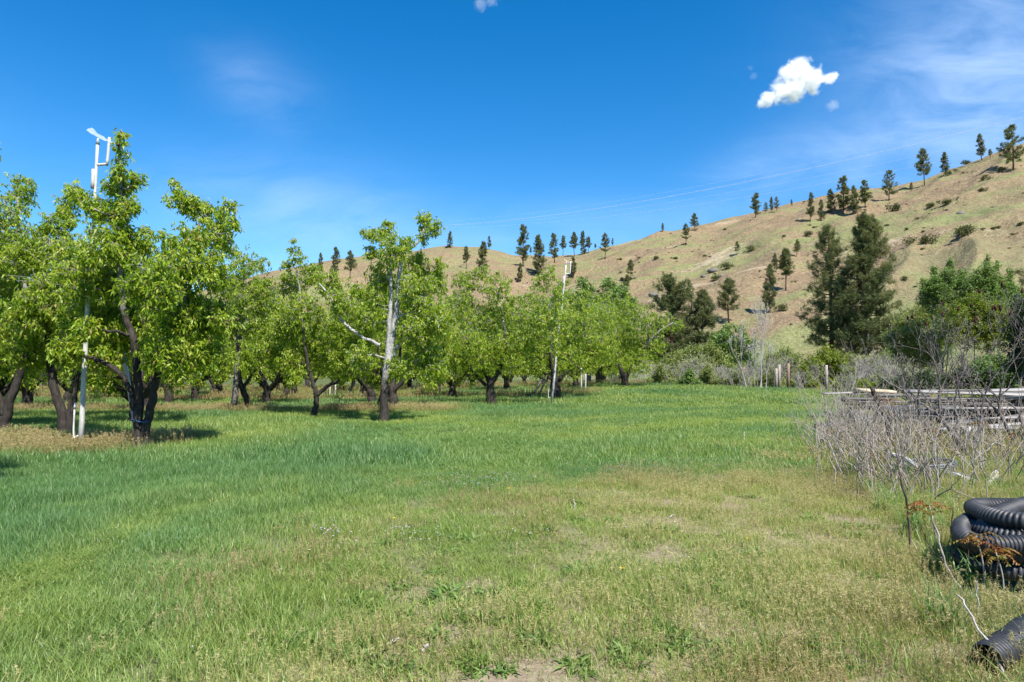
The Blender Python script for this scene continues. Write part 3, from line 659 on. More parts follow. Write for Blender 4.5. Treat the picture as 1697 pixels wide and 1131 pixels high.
def frost_pole(label, bpx, tpx, tpy, d, lean_d, flip):
    shs = 0.45 if flip else 0.72
    base = gp(at(bpx, 616, d)[0], d); top = at(tpx, tpy, d + lean_d); t = thing('sprinkler_pole', label, 'pole', base)
    ax = top - base; b = Buf(); b.tube(smooth_path([np.zeros(3), ax * 0.35, ax * 0.62], 8), np.linspace(0.060, 0.044, 8), 6); b.obj('post', M['white_paint'], t)
    b = Buf(); b.tube(smooth_path([ax * 0.55 + [0.045, 0, 0], ax * 0.94 + [0.045, 0, 0]], 9), 0.032, 8); rp = b.obj('riser_pipe', M['pvc'], t, smooth=True)
    b = Buf(); b.tube(smooth_path([ax * 0.80 + [0.0, -0.03, 0], ax * 0.86 + [0.0, -0.03, 0]], 4), 0.042, 6); b.obj('splint', M['white_paint'], t)
    p0 = ax * 0.94 + [0.05, 0, 0]; b = Buf(); b.tube([p0, p0 + ax / np.linalg.norm(ax) * 0.14], [0.045, 0.018], 8); b.obj('cap', M['steel'], rp)
    e = ax * 0.875 + [0.05, 0, 0]; b = Buf(); b.tube(smooth_path([e, e + [0.12, 0, 0.01], e + [0.24, 0, 0.02]], 5), 0.03, 8); b.tube(smooth_path([e + [0.225, 0, -0.02], e + [0.25, 0.0, 0.30], e + [0.27, 0, 0.62]], 6), 0.032, 8); ea = b.obj('elbow_arm', M['pvc'], t, smooth=True)
    # a torn sheet of clear plastic caught on the arm
    c = e + np.array([0.16, 0, 0.60]); nu_, nv_ = 14, 7; rg = np.random.default_rng(4); V_ = []
    for a_ in np.linspace(-1, 1, nu_):
        for v_ in np.linspace(-1, 1, nv_):
            wv = 0.13 * (1 - 0.25 * a_) * (1 + 0.12 * math.sin(a_ * 9 + v_ * 3))
            V_.append(c + np.array([a_ * 0.40 - 0.06, v_ * wv * 0.8 + 0.05 * a_, -0.22 * a_ + 0.10 * v_ * wv * 4 * (0.9 - 0.4 * a_) + 0.07 * a_ * a_ + rg.normal(0, 0.012)]) * shs)
    i_, j_ = np.meshgrid(np.arange(nu_ - 1), np.arange(nv_ - 1), indexing='ij'); k_ = (i_ * nv_ + j_).ravel()
    build('plastic_sheet', np.array(V_), [np.stack([k_, k_ + nv_, k_ + nv_ + 1, k_ + 1], -1)], M['film'], None, True, ea)
    for zf in (0.71, 0.765):
        b = Buf(); p_ = ax * zf + [0.05, 0, 0]; b.tube([p_, p_ + [0.22, 0.02, 0.0]], 0.008, 4); b.obj('wire_tie', M['steel'], rp)
    s_ = -1; b = Buf(); b.tube(smooth_path([[s_ * 0.06, 0, 0.35], [s_ * 0.14, 0, 0.30], [s_ * 0.16, 0, 0.5], [s_ * 0.15, 0, 0.95]], 9), 0.018, 7); vp = b.obj('valve_pipe', M['pvc'], t, smooth=True)
    b = Buf(); b.tube([[s_ * 0.15, 0, 0.93], [s_ * 0.13, 0, 1.05]], [0.032, 0.02], 8); b.obj('valve', M['steel'], vp)
    return t
frost_pole('tall white sprinkler pole with torn plastic sheet on top, beside the forked pear tree', 137, 160, 208, 14.9, 0.15, False)
frost_pole('tall white leaning sprinkler pole in front of the stout-trunked pear tree', 914, 938, 424, 33.0, 0.3, True)
p_ = at(186, 520, 16.8); post('post', 'white post half hidden in the crown of the double-trunked pear', 'post', [gp(at(231, 616, 17.5)[0], 17.5), at(195, 520, 17.2), at(184, 425, 17.0)], 0.06, 0.05, M['white_paint'])
# blue rope round the double trunk
b = Buf(); c = at(235, 697, 14.9); a_ = np.linspace(0, 2 * math.pi, 26); b.tube(np.stack([c[0] + 0.20 * np.cos(a_), c[1] + 0.20 * np.sin(a_), c[2] + 0.03 * np.sin(a_ * 2)], -1), 0.016, 5)
tag(b.obj('rope', M['rope'], None, True), 'dark blue rope tied round the double trunk', 'rope')

# ------------------------------------------------------------------ pines
def pine(seed, H, cb, W, nb, tpb, nl, nw, nn, open_=0.3, taper=0.75):
    rng = np.random.default_rng(seed); w, f = Buf(), Buf()
    P = np.array([[0, 0, -0.3], [rng.normal(0, 0.01) * H, rng.normal(0, 0.01) * H, H * 0.4], [rng.normal(0, 0.012) * H, rng.normal(0, 0.012) * H, H * 0.75], [0, 0, H * 0.985]])
    Q = smooth_path(P, 12); w.tube(Q, np.linspace(0.017 * H, 0.004 * H, 12), 7, 0.5, True, 0.08, rng)
    TP, TD, TS = [], [], []
    gaps = rng.random(8)
    for q in range(nb):
        u = (q + rng.random()) / nb
        if gaps[int(u * 7.99)] < open_ and rng.random() < 0.45: continue
        z = H * (cb + (1 - cb) * u * 0.97)
        pr = (1 - u) ** taper * min(1.0, 0.55 + u * 3.0) + 0.06
        L = W * pr * (0.38 + 0.80 * rng.random()); az = rng.random() * 6.28
        c = np.array([np.interp(z, Q[:, 2], Q[:, 0]), np.interp(z, Q[:, 2], Q[:, 1]), z])
        el = 0.15 + 0.5 * u - 0.25 * rng.random(); hd = np.array([math.cos(az), math.sin(az), 0])
        B = smooth_path([c, c + hd * L * 0.55 + [0, 0, L * (el * 0.45 - 0.10)], c + hd * L + [0, 0, L * el]], 5)
        w.tube(B, np.linspace(0.0035 * H, 0.0012 * H, 5), 4, 0.5, False)
        k_ = max(2, int(tpb * (0.35 + pr))); fr = 0.30 + 0.70 * rng.random(k_) ** 0.6
        side = np.array([-hd[1], hd[0], 0])
        p = np.stack([np.interp(fr, np.linspace(0, 1, 5), B[:, a]) for a in range(3)], -1)
        p += side * (rng.normal(0, 0.20, (k_, 1)) * L * fr[:, None]) + np.array([0, 0, 1]) * rng.normal(0.03, 0.05, (k_, 1)) * H * 0.3
        TP.append(p); TD.append(np.tile(hd * 0.5 + [0, 0, 0.35], (k_, 1))); TS.append(np.full(k_, rng.random()))
    k_ = 6; TP.append(np.array([0, 0, H]) + rng.normal(0, 0.008, (k_, 3)) * H - [0, 0, 0.02 * H]); TD.append(np.tile([0, 0, 0.6], (k_, 1))); TS.append(np.full(k_, 0.4))
    TP, TD, TS = np.vstack(TP), np.vstack(TD), np.concatenate(TS)
    N = len(TP) * nn; D = unit(rng.normal(0, 1, (N, 3))) + np.repeat(TD, nn, 0)
    tint = np.clip(np.repeat(TS * 0.5 + 0.3 * rng.random(len(TS)), nn) + 0.2 * rng.random(N), 0, 1)
    f.blade(np.repeat(TP, nn, 0) + rng.normal(0, nl * 0.22, (N, 3)), D, nl * (0.6 + 0.6 * rng.random(N)), nw * (0.7 + 0.6 * rng.random(N)), rng, tint)
    return w, f

pine_protos = []
PP = [(1, 15, 0.22, 3.0, 70, 7), (2, 15, 0.12, 3.4, 75, 7), (3, 15, 0.38, 2.6, 60, 7), (4, 15, 0.06, 3.2, 85, 7), (5, 15, 0.28, 3.9, 60, 8), (6, 15, 0.16, 2.7, 64, 7), (7, 15, 0.30, 3.3, 50, 7), (8, 15, 0.08, 2.8, 70, 7), (9, 15, 0.34, 3.0, 46, 8), (10, 15, 0.20, 4.2, 52, 8)]
HILL_PINES = [
 (531, 420, 448, 2, 'leftmost skyline pine, peeping over the crooked pear tree'),
 (556, 411, 452, 1, 'pine on the ridge just left of a rusty-brown tree top, behind the slender pear'),
 (580, 417, 462, 4, 'brownish bushy pine above the gap between the slender pear and the tall whitened pear'),
 (746, 384, 411, 3, 'lone small pine at the top of the left hump of the ridge'),
 (773, 409, 446, 3, 'small pine below the left hump, left of a thicker pair'),
 (799, 402, 458, 2, 'thick dark pine below the skyline on the left hump'),
 (811, 392, 414, 0, 'pine top on the skyline right behind the thick dark pine of the left hump'),
 (867, 375, 442, 0, 'tallest pine of the saddle, with a bare lower trunk'),
 (879, 410, 424, 3, 'tiny pine on the saddle skyline right of the tallest one'),
 (861, 437, 468, 2, 'short pine below the tallest saddle pine, close above the pear crowns'),
 (893, 392, 458, 2, 'tall slim-trunked pine second of the tall saddle pines'),
 (919, 388, 436, 0, 'third tall pine of the saddle, standing dark against the sky'),
 (933, 391, 424, 3, 'pine on the saddle skyline close behind the third tall pine'),
 (952, 386, 426, 2, 'pine on the saddle skyline right above the tip of the leaning pole'),
 (950, 427, 462, 0, 'pine on the slope just right of the tip of the leaning pole'),
 (966, 384, 422, 3, 'bluish pointed pine on the saddle, left of a smaller twin'),
 (975, 393, 420, 3, 'smaller twin right of the bluish pointed pine on the saddle'),
 (987, 404, 415, 3, 'tiny pointed conifer alone on the saddle skyline'),
 (1003, 388, 430, 1, 'full dark pine where the ridge starts to rise from the saddle'),
 (1015, 393, 406, 0, 'small pine top right behind the full dark pine at the saddle end'),
 (1045, 432, 465, 1, 'dark rounded pine alone on the slope right of the saddle'),
 (1037, 456, 488, 3, 'small pine below the dark rounded pine, above the orchard crowns'),
 (1098, 370, 385, 1, 'tiny pine on the skyline of the rising ridge'),
 (1137, 372, 407, 1, 'dense pine with its own shadow just below the rising ridge'),
 (1152, 354, 384, 4, 'loose pine on the rising ridge right of the dense pine'),
 (1252, 321, 361, 1, 'pointed dark conifer on the ridge, left of a row of small ones'),
 (1269, 336, 354, 4, 'low rounded pine right of the pointed dark conifer'),
 (1279, 327, 350, 2, 'slim pine of a touching pair on the ridge, left one'),
 (1287, 327, 350, 4, 'brownish pine of a touching pair on the ridge, right one'),
 (1312, 331, 342, 1, 'tiny dark pine tip alone on the ridge under the cloud'),
 (1343, 321, 368, 0, 'brownish pine with dead tip breaking the skyline below the ridge'),
 (1361, 332, 367, 2, 'thin pine with bare trunk right of the dead-tipped pine'),
 (1377, 314, 352, 2, 'slender pine on the ridge between the dead-tipped pine and a taller dark one'),
 (1397, 294, 356, 0, 'tall pointed dark pine, first of three on the upper ridge'),
 (1417, 308, 355, 2, 'slim pine in the middle of three on the upper ridge'),
 (1434, 300, 345, 0, 'leaning dark pine, last of three on the upper ridge'),
 (1473, 284, 333, 4, 'rough broad-topped pine alone on the upper ridge'),
 (1510, 303, 318, 1, 'little round pine at the foot of the big twin pine'),
 (1532, 248, 308, 4, 'big broad pine with twin dark crowns high on the ridge'),
 (1567, 253, 290, 2, 'slim pine beside the big twin-crowned pine'),
 (1627, 222, 266, 0, 'pine with a clear dark trunk near the top of the ridge'),
 (1641, 247, 264, 3, 'sapling pine beside the clear-trunked one near the ridge top'),
 (1679, 207, 282, 4, 'large open-branched pine highest on the ridge near the picture edge'),
 (1221, 401, 423, 1, 'single small pine in the middle of the bare slope'),
 (1320, 398, 426, 4, 'pine above the mid-slope group, beside a green bush'),
 (1286, 421, 452, 1, 'small dense pine behind the bare-trunked pair on mid slope'),
 (1302, 413, 482, 2, 'taller pine of the bare-trunked pair on mid slope'),
 (1273, 440, 519, 2, 'lower pine of the bare-trunked pair, its red trunk showing'),
 (1208, 464, 536, 4, 'bushy pine on a bare leaning trunk on the lower slope'),
]
made = {}
for px, ty, by, kind, lab in HILL_PINES:
    p = hill_hit(px, by); H = (by - ty) / F * p[1] * 1.02
    kind = kind + 5 * (int(px) % 2); q = PP[kind]
    if kind not in made:
        w, f = pine(q[0], q[1], q[2], q[3] * 1.02, int(q[4] * 1.45), q[5] + 2, 0.66, 0.14, 10, taper=0.55)
        t = plant('pine_tree', lab, 'pine tree', p, w, f, M['pine_bark'], M['pine_needles'], 'pines scattered over the hillside'); made[kind] = t
        t.scale = (H / 15,) * 3; t.rotation_euler = (0, 0, px)
    else:
        s_ = H / 15; wd = s_ * np.clip(1.0 + 0.15 * math.sin(px), 0.8, 1.2)
        copy_tree(made[kind], p, px * 1.7, (wd, wd * (0.85 + 0.3 * ((px * 7) % 10) / 10), s_), lab).rotation_euler = (0.05 * math.sin(px * 3.1), 0.05 * math.sin(px * 5.3), px * 1.7)

def near_pine(label, px, ty, by, d, seed, cb, W, nb, tpb, nl=0.38, nw=0.05, nn=14, **kw):
    base = at(px, by, d); base[2] = max(float(ground_z(base[0], base[1])), base[2] - 0.3)
    base[2] = max(base[2], float(hill_z(base[0], base[1]))) - 0.1
    H = at(px, ty, d)[2] - base[2]
    w, f = pine(seed, H, cb, W, nb, tpb, nl, nw, nn, **kw)
    return plant('pine_tree', label, 'pine tree', base, w, f, M['pine_bark'], M['pine_needles'], 'large pines at the foot of the hill')
near_pine('large dense dark pine, right one of the big pair behind the brush', 1436, 357, 590, 92, 31, 0.03, 5.0, 215, 26, 0.46, 0.07, 14, open_=0.08, taper=0.62)
near_pine('large open-crowned pine with gaps, left one of the big pair behind the brush', 1378, 374, 590, 96, 32, 0.08, 4.4, 120, 18, 0.46, 0.065, 14, open_=0.45, taper=0.6)
near_pine('round-crowned grey-green pine behind the last pear tree', 1112, 461, 625, 100, 33, 0.12, 4.6, 150, 22, 0.46, 0.08, open_=0.2, taper=0.42)
near_pine('small pointed pine between the round-crowned pine and its slim neighbour', 1143, 465, 610, 112, 34, 0.1, 2.2, 80, 10, open_=0.2)
near_pine('slim dark pine with a visible trunk right of the round-crowned pine', 1165, 482, 620, 98, 35, 0.18, 3.2, 140, 16, 0.44, 0.075, open_=0.25)
near_pine('dark pine almost wholly beyond the right picture edge, one bough in view', 1745, 330, 600, 70, 36, 0.25, 3.9, 80, 12, open_=0.3)

# ------------------------------------------------------------------ shrubs and hedge behind the lawn
def shrub(label, px, by, d, blobs, ncl, leafm, seed, leaf=0.12, lpc=7, bark='grey_bark', name='shrub', cat='shrub', group=None, stems=5, sr=0.05):
    base = gp(at(px, 616, d)[0], d); rng = np.random.default_rng(seed)
    if d > 75: base[2] = max(base[2], float(hill_z(base[0], base[1])))
    bl = [(at(q[0], q[1], d + rng.normal(0, 0.5) * q[2] * d / F) - base, np.array([q[2], q[2], q[2] * (q[3] if len(q) > 3 else 0.9)]) * d / F) for q in blobs]
    tr = []
    for s_ in range(stems):
        c, r = bl[s_ % len(bl)]; o = rng.normal(0, 0.25, 3); o[2] = -0.05
        tr.append(([o, o * 0.6 + c * 0.45 + rng.normal(0, 0.15, 3), c], sr, 0.012))
    w, f = grow(seed, tr, bl, ncl, lpc, leaf, 0.5, 0.008, nsec=4, droop=0.1, k=5, spread=leaf * 1.2, dens=0.5)
    return plant(name, label, cat, base, w, f, M[bark], M[leafm], group, ('stems', 'foliage'))
shrub('rounded mid-green shrub behind the bare white tree', 1212, 600, 72, [(1212, 560, 34), (1190, 570, 25), (1235, 575, 26), (1215, 600, 34), (1200, 620, 34), (1240, 610, 26)], 1300, 'shrub_green', 41, 0.26)
shrub('yellow-green willow bush under the slim dark pine', 1115, 645, 62, [(1115, 600, 22), (1100, 615, 24), (1130, 618, 24), (1150, 605, 18), (1120, 630, 26)], 900, 'shrub_pale', 42, 0.20)
shrub('pale loose bush with yellowish leaves left of the bright green bush', 1318, 650, 57, [(1318, 600, 20), (1300, 615, 20), (1335, 615, 20), (1315, 635, 26), (1295, 640, 16)], 900, 'shrub_pale', 43, 0.18)
shrub('bright yellow-green bush behind the fence posts', 1368, 650, 55, [(1365, 590, 22), (1352, 605, 20), (1385, 600, 20), (1370, 625, 26), (1400, 625, 22), (1415, 640, 16)], 1100, 'shrub_yellow', 44, 0.20)
shrub('low olive bush at the lawn edge beside the last pear tree', 1180, 648, 60, [(1180, 625, 20), (1200, 632, 18), (1165, 635, 15), (1215, 640, 14)], 700, 'shrub_pale', 45, 0.16)
shrub('big green shrub with feathery tops against the hillside', 1560, 600, 52, [(1548, 452, 7, 2.0), (1575, 440, 7, 2.0), (1593, 455, 6, 2.0), (1530, 470, 6, 1.8), (1545, 475, 22), (1570, 462, 20), (1590, 470, 18), (1560, 500, 30), (1535, 495, 18), (1600, 500, 26)], 2200, 'shrub_green', 46, 0.15)
shrub('tallest green shrub with a pointed top near the right picture edge', 1640, 600, 50, [(1637, 434, 6, 2.2), (1650, 442, 6, 2.0), (1615, 455, 6, 2.0), (1672, 455, 6, 2.0), (1635, 450, 14), (1640, 472, 22), (1615, 470, 18), (1660, 475, 22), (1680, 490, 20), (1640, 500, 30), (1690, 520, 24)], 2300, 'shrub_green', 47, 0.15)
shrub('bright yellow-green bush in front of the tall green shrubs', 1610, 610, 44, [(1580, 520, 26), (1615, 510, 30), (1650, 520, 28), (1600, 550, 34), (1640, 555, 34), (1670, 545, 22), (1570, 555, 24)], 2800, 'shrub_yellow', 48, 0.13)
shrub('dull green undergrowth bush right of the big dense pine', 1505, 620, 55, [(1500, 535, 24), (1525, 525, 26), (1485, 565, 26), (1520, 560, 32), (1545, 565, 26), (1505, 590, 30), (1540, 595, 26)], 2600, 'shrub_pale', 49, 0.15)
shrub('glossy dark green bush cut by the right picture edge', 1690, 650, 24, [(1692, 545, 28), (1705, 580, 38), (1690, 610, 26), (1720, 520, 50), (1725, 620, 40)], 1300, 'shrub_dark', 50, 0.12)
shrub('low green bush under the bare sumac, behind the board pile', 1560, 660, 27, [(1470, 640, 18), (1500, 635, 20), (1530, 632, 22), (1560, 635, 20), (1600, 625, 22), (1640, 630, 22)], 1700, 'shrub_dark', 51, 0.10)
shrub('green leafy tree top behind the orchard, left of two', 975, 620, 92, [(965, 470, 16), (975, 490, 26), (955, 500, 22), (990, 510, 28), (970, 540, 34)], 900, 'shrub_green', 52, 0.34, name='tree', cat='tree', stems=3, sr=0.14)
shrub('green leafy tree top behind the orchard, right of two', 1018, 620, 88, [(1010, 475, 20), (1030, 490, 24), (1045, 510, 22), (1010, 510, 28), (1035, 540, 34)], 900, 'shrub_green', 53, 0.34, name='tree', cat='tree', stems=3, sr=0.14)
shrub('low bush of fresh green leaves between the fence post and the board pile', 1440, 655, 36, [(1430, 640, 14), (1450, 645, 14)], 350, 'shrub_yellow', 54, 0.12)

def brush(label, px, d, h, wdt, seed, n=16, m='brush', lev=2, group=None, r=0.018, name='brush', cat='shrub'):
    base = gp(at(px, 616, d)[0], d); rng = np.random.default_rng(seed); st = []
    for q in range(int(n * 1.3)):
        a = rng.random() * 6.28; o = np.array([math.cos(a), math.sin(a), 0]) * rng.random() * wdt * 0.35
        st.append((o + [0, 0, -0.03], [o[0] * 0.5 / wdt + rng.normal(0, 0.25), o[1] * 0.5 / wdt + rng.normal(0, 0.25), 1.0], h * (0.35 + 0.15 * rng.random()), r))
    w, tips = bare(seed, st, lev, (2, 3), 0.7, 0.42, 4, 0.2, 0.006, 0.05)
    o = w.obj(name, M[m], None, True); o.location = tuple(base); return tag(o, label, cat, group)
for px, d, h, wd, lab in [(1060, 60, 2.0, 2.2, 'bare grey brush right beside the last pear trunk'), (1082, 62, 1.9, 1.8, 'bare grey brush behind the willow bush'), (1150, 58, 2.6, 2.2, 'tall bare grey brush in the middle of the far lawn edge'), (1128, 58, 2.0, 1.8, 'low bare brush left of the tall bare grey brush'),
                          (1215, 54, 2.0, 2.0, 'bluish-grey dead brush at the foot of the bare white tree, left side'), (1238, 52, 2.0, 1.8, 'dead grey brush close to the bare white trunk'), (1285, 53, 2.6, 1.8, 'bare twiggy brush right of the bare white tree'), (1345, 53, 2.2, 1.5, 'grey dead brush between the two fence posts'),
                          (1440, 50, 2.9, 2.4, 'tall bare brush under the big pines'), (1425, 46, 2.6, 2.2, 'grey bare brush in front of the big pines'), (1470, 42, 2.6, 2.0, 'grey bare brush left of the board pile'), (1455, 58, 3.4, 2.5, 'bare twigs behind the bright green bush')]:
    brush(lab, px, d, h, wd, int(px + d), 14 if h < 2.4 else 20, group='bare brush along the far fence')

for px, d, h, wd, lab in [(1098, 56, 1.7, 2.0, 'low grey brush before the willow bush'), (1172, 60, 2.2, 2.2, 'grey brush between the willow bush and the low olive bush'), (1195, 56, 1.8, 2.0, 'short grey brush in front of the low olive bush'), (1255, 56, 2.4, 2.0, 'fine grey twigs right behind the bare white tree'), (1325, 50, 1.5, 1.2, 'low dry brush right of the reddish-brown post'),
                          (1405, 42, 1.7, 1.6, 'dry brush right of the square grey post'), (1480, 34, 2.0, 1.8, 'bare brush behind the short dark pile'), (1020, 62, 1.7, 2.0, 'grey brush just left of the last pear trunk'), (1000, 64, 1.8, 2.2, 'grey brush seen under the last pear tree')]:
    brush(lab, px, d, h, wd, int(px + d), 18, group='bare brush along the far fence')
shrub('olive thicket at the foot of the slim dark pine', 1180, 640, 68, [(1175, 585, 22), (1150, 590, 22), (1195, 600, 22), (1130, 595, 20), (1165, 615, 28)], 1100, 'shrub_pale', 55, 0.22)
shrub('pale green thicket right of the bare white tree', 1290, 640, 64, [(1280, 600, 20), (1300, 590, 18), (1270, 620, 22), (1300, 620, 24)], 900, 'shrub_pale', 56, 0.2)
shrub('green thicket under the big dense pine', 1430, 640, 62, [(1410, 600, 20), (1440, 605, 22), (1465, 600, 22), (1430, 625, 24), (1480, 620, 22), (1395, 620, 16)], 1200, 'shrub_pale', 57, 0.19)
shrub('fresh green bush low behind the long board pile, near the right picture edge', 1660, 640, 32, [(1620, 615, 24), (1650, 605, 26), (1680, 615, 24), (1600, 635, 22), (1640, 640, 24), (1675, 645, 22)], 1500, 'shrub_green', 58, 0.13)
shrub('mid-green bush filling the gap between the big pines and the tall green shrubs', 1530, 620, 66, [(1510, 545, 22), (1535, 530, 24), (1560, 540, 24), (1520, 570, 26), (1555, 575, 26), (1490, 585, 22)], 1300, 'shrub_green', 59, 0.22)
for q, (px, d, r_, mt, lab) in enumerate([(1092, 55, 17, 'shrub_pale', 'small yellowish bush at the lawn edge right of the last pear trunk'), (1140, 54, 15, 'shrub_green', 'small fresh green bush in front of the tall bare brush'), (1170, 55, 17, 'shrub_pale', 'olive bush right of the tall bare brush'), (1225, 55, 18, 'shrub_pale', 'pale bush around the foot of the thin brown post'), (1272, 54, 16, 'shrub_pale', 'loose pale bush behind the bare white trunk'), (1330, 52, 17, 'shrub_yellow', 'yellow-green bush between the reddish-brown post and the square post'), (1460, 44, 20, 'shrub_pale', 'pale leafy bush left of the board piles'), (1405, 46, 17, 'shrub_yellow', 'fresh yellow-green bush right of the square grey post')]):
    y_ = 616 + 1923 / d - r_ * 0.8
    shrub(lab, px, 650, d, [(px, y_ - r_ * 0.5, r_), (px - r_, y_, r_ * 0.8), (px + r_, y_, r_ * 0.8), (px + 3, y_ - r_ * 1.3, r_ * 0.6, 1.4)], 650, mt, 80 + q, 0.14)
# the bare white tree
base = gp(at(1259, 616, 50)[0], 50); st = [([0, 0, -0.1], [0.02, 0, 1], 2.2, 0.05), ([0.15, 0.1, -0.1], [0.04, 0.1, 1], 1.9, 0.04), ([-0.95, 0.1, -0.1], [-0.02, 0, 1], 1.5, 0.045), ([-0.3, 0, -0.1], [-0.22, 0, 1], 1.3, 0.03), ([0.4, 0, -0.1], [0.22, 0, 1], 1.3, 0.03)]
w, tips = bare(77, st, 5, (2, 3), 0.70, 0.30, 5, 0.40, 0.009, 0.025)
o = w.obj('bare_tree', M['bleached_bark'], None, True); o.location = tuple(base); tag(o, 'bare whitish tree with thin upright twigs at the far fence', 'tree')
# fence posts and wire
FP = [(1232, 54, 1.65, 'post_brown', 'thin brown fence post in the dead brush left of the bare white tree'), (1286, 52, 1.6, 'post_wood', 'grey fence post just right of the bare white tree, left of a darker one'), (1291, 52, 1.9, 'post_wood', 'tall grey fence post doubled with a shorter one'),
      (1306, 50, 1.95, 'post_brown', 'reddish-brown fence post standing alone at the lawn edge'), (1369, 49, 1.9, 'post_wood', 'square grey fence post at the end of the lawn')]
for px, d, h, mt, lab in FP:
    p = gp(at(px, 616, d)[0], d); b = Buf(); b.tube([[0, 0, -0.1], [0.01, 0, h * 0.5], [0.03, 0, h]], [0.11, 0.105, 0.10], 6, 0.5, True, 0.05, np.random.default_rng(px)); o = b.obj('fence_post', M[mt]); o.location = tuple(p); tag(o, lab, 'post', 'far fence posts')
for q, hz in enumerate((0.5, 1.0, 1.45)):
    b = Buf(); P = np.array([gp(at(px, 616, d)[0], d) + [0, -0.12, hz] for px, d, h, mt, lab in FP]); b.tube(smooth_path(P, 30), 0.003, 3); tag(b.obj('fence_wire', M['rust']), ['lowest', 'middle', 'top'][q] + ' wire strung along the far fence posts', 'wire', 'far fence wires')

# ------------------------------------------------------------------ shrubs and rocks on the hill
def hill_shrub(seed, n_):
    rng = np.random.default_rng(seed); f = Buf(); w = Buf()
    c = rng.normal(0, 0.33, (6, 3)) * [1, 1, 0.3] + [0, 0, 0.35]; P = c[rng.integers(6, size=n_)] + unit(rng.normal(0, 1, (n_, 3))) * (rng.random((n_, 1)) ** 0.5) * [0.42, 0.42, 0.36]
    P[:, 2] = np.maximum(P[:, 2], 0.02)
    f.leaves(P, rng.normal(0, 1, (n_, 3)) + [0, 0, 0.5], 0.18, 0.10, rng, 0.1)
    return f.obj('hill_shrub', M['hill_shrub'])
SPEC = [(1605, 388, 14, 'dark grey-green bush standing in the gully high on the right slope'), (1596, 392, 13, 'low green mat-like bush below the gully bush on the right slope'), (1530, 405, 15, 'olive rounded bush beside the lower right gully'), (1485, 350, 11, 'long dark bush under the upper ridge'), (1542, 345, 8, 'bush in the eroded bank under the upper ridge, left one'),
        (1570, 340, 9, 'yellow-tinged bush in the eroded bank under the upper ridge, right one'), (1202, 447, 11, 'olive bush in the mid-slope gully beside a grey rock'), (1297, 516, 10, 'low dark green bush below the red-trunked pine'), (1086, 431, 6, 'small round bush on the open slope right of the saddle'), (1500, 466, 8, 'dark low bush right of the big dense pine'),
        (1246, 416, 9, 'light green bush on the middle slope'), (1185, 466, 9, 'bush at the lower end of the mid-slope gully'), (1338, 392, 8, 'green bush just left of the big open-crowned pine top'), (1600, 272, 8, 'bush on the skyline left of the clear-trunked pine'), (1575, 290, 7, 'bush at the foot of the slim pine on the high ridge'),
        (1630, 300, 7, 'yellow-green low bush under the clear-trunked ridge pine'), (1660, 285, 7, 'low bush left of the highest ridge pine'), (1625, 318, 6, 'yellowish bush row in the hollow of the right slope')]
shp = [hill_shrub(s_, 420) for s_ in (1, 2, 3, 4)]
for o in shp: col.objects.unlink(o)
def put_shrub(p, w_, h_, lab, grp, q):
    o = shp[q % 4].copy(); col.objects.link(o); o.location = tuple(p); o.scale = (w_, w_, h_); o.rotation_euler = (0, 0, q * 1.3); tag(o, lab, 'shrub', grp)
for q, (px, py, r_, lab) in enumerate(SPEC):
    p = hill_hit(px, py); s_ = r_ / F * p[1] * 1.15; put_shrub(p, s_ * 1.2, s_ * 1.25, lab, 'larger shrubs on the hillside', q)
rng = np.random.default_rng(8); cnt = 0
while cnt < 270:
    px = rng.uniform(700, 1697); py = rng.uniform(270, 560); p = hill_hit(px, py); u = p[0] / p[1]
    if p[1] > hill_R(u) * 0.985 or (vnoise(p[0] / 16, p[1] / 16, 21) < 0.0 and rng.random() < 0.75): continue
    s_ = (0.35 + 1.15 * rng.random() ** 3); put_shrub(p, s_, s_ * (0.5 + 0.35 * rng.random()), 'small dark shrub dotted over the open dry hillside', 'small shrubs on the hillside', cnt); cnt += 1
def rock(p, s_, seed, lab, m='rock', name='rock'):
    rng = np.random.default_rng(seed); V_ = []; n1_, n2_ = 9, 6; f = []
    for a in range(n2_ + 1):
        th = math.pi * a / n2_
        for b_ in range(n1_):
            ph = b_ * 2 * math.pi / n1_; V_.append(np.array([math.sin(th) * math.cos(ph), math.sin(th) * math.sin(ph), math.cos(th) * 0.7]) * (0.75 + 0.5 * rng.random()))
    for a in range(n2_):
        for b_ in range(n1_): f.append([a * n1_ + b_, (a + 1) * n1_ + b_, (a + 1) * n1_ + (b_ + 1) % n1_, a * n1_ + (b_ + 1) % n1_])
    o = build(name, np.array(V_), [np.array(f)], M[m]); o.location = tuple(p); o.scale = tuple(s_); o.rotation_euler = (0, 0, seed); return tag(o, lab, 'rock')
for q, (px, py, s_, lab) in enumerate([(1182, 450, 2.2, 'dark grey rock in the mid-slope gully beside the olive bush'), (1194, 458, 1.2, 'smaller dark rock right below the gully rock'), (1083, 490, 2.0, 'pale rock face low on the slope above the round-crowned pine'), (1166, 459, 1.3, 'brownish rock left of the gully rock'), (1590, 355, 1.4, 'grey rock outcrop left of the high gully bush')]):
    rock(hill_hit(px, py), (s_ * 0.7, s_ * 0.7, s_ * 0.55), q + 3, lab)

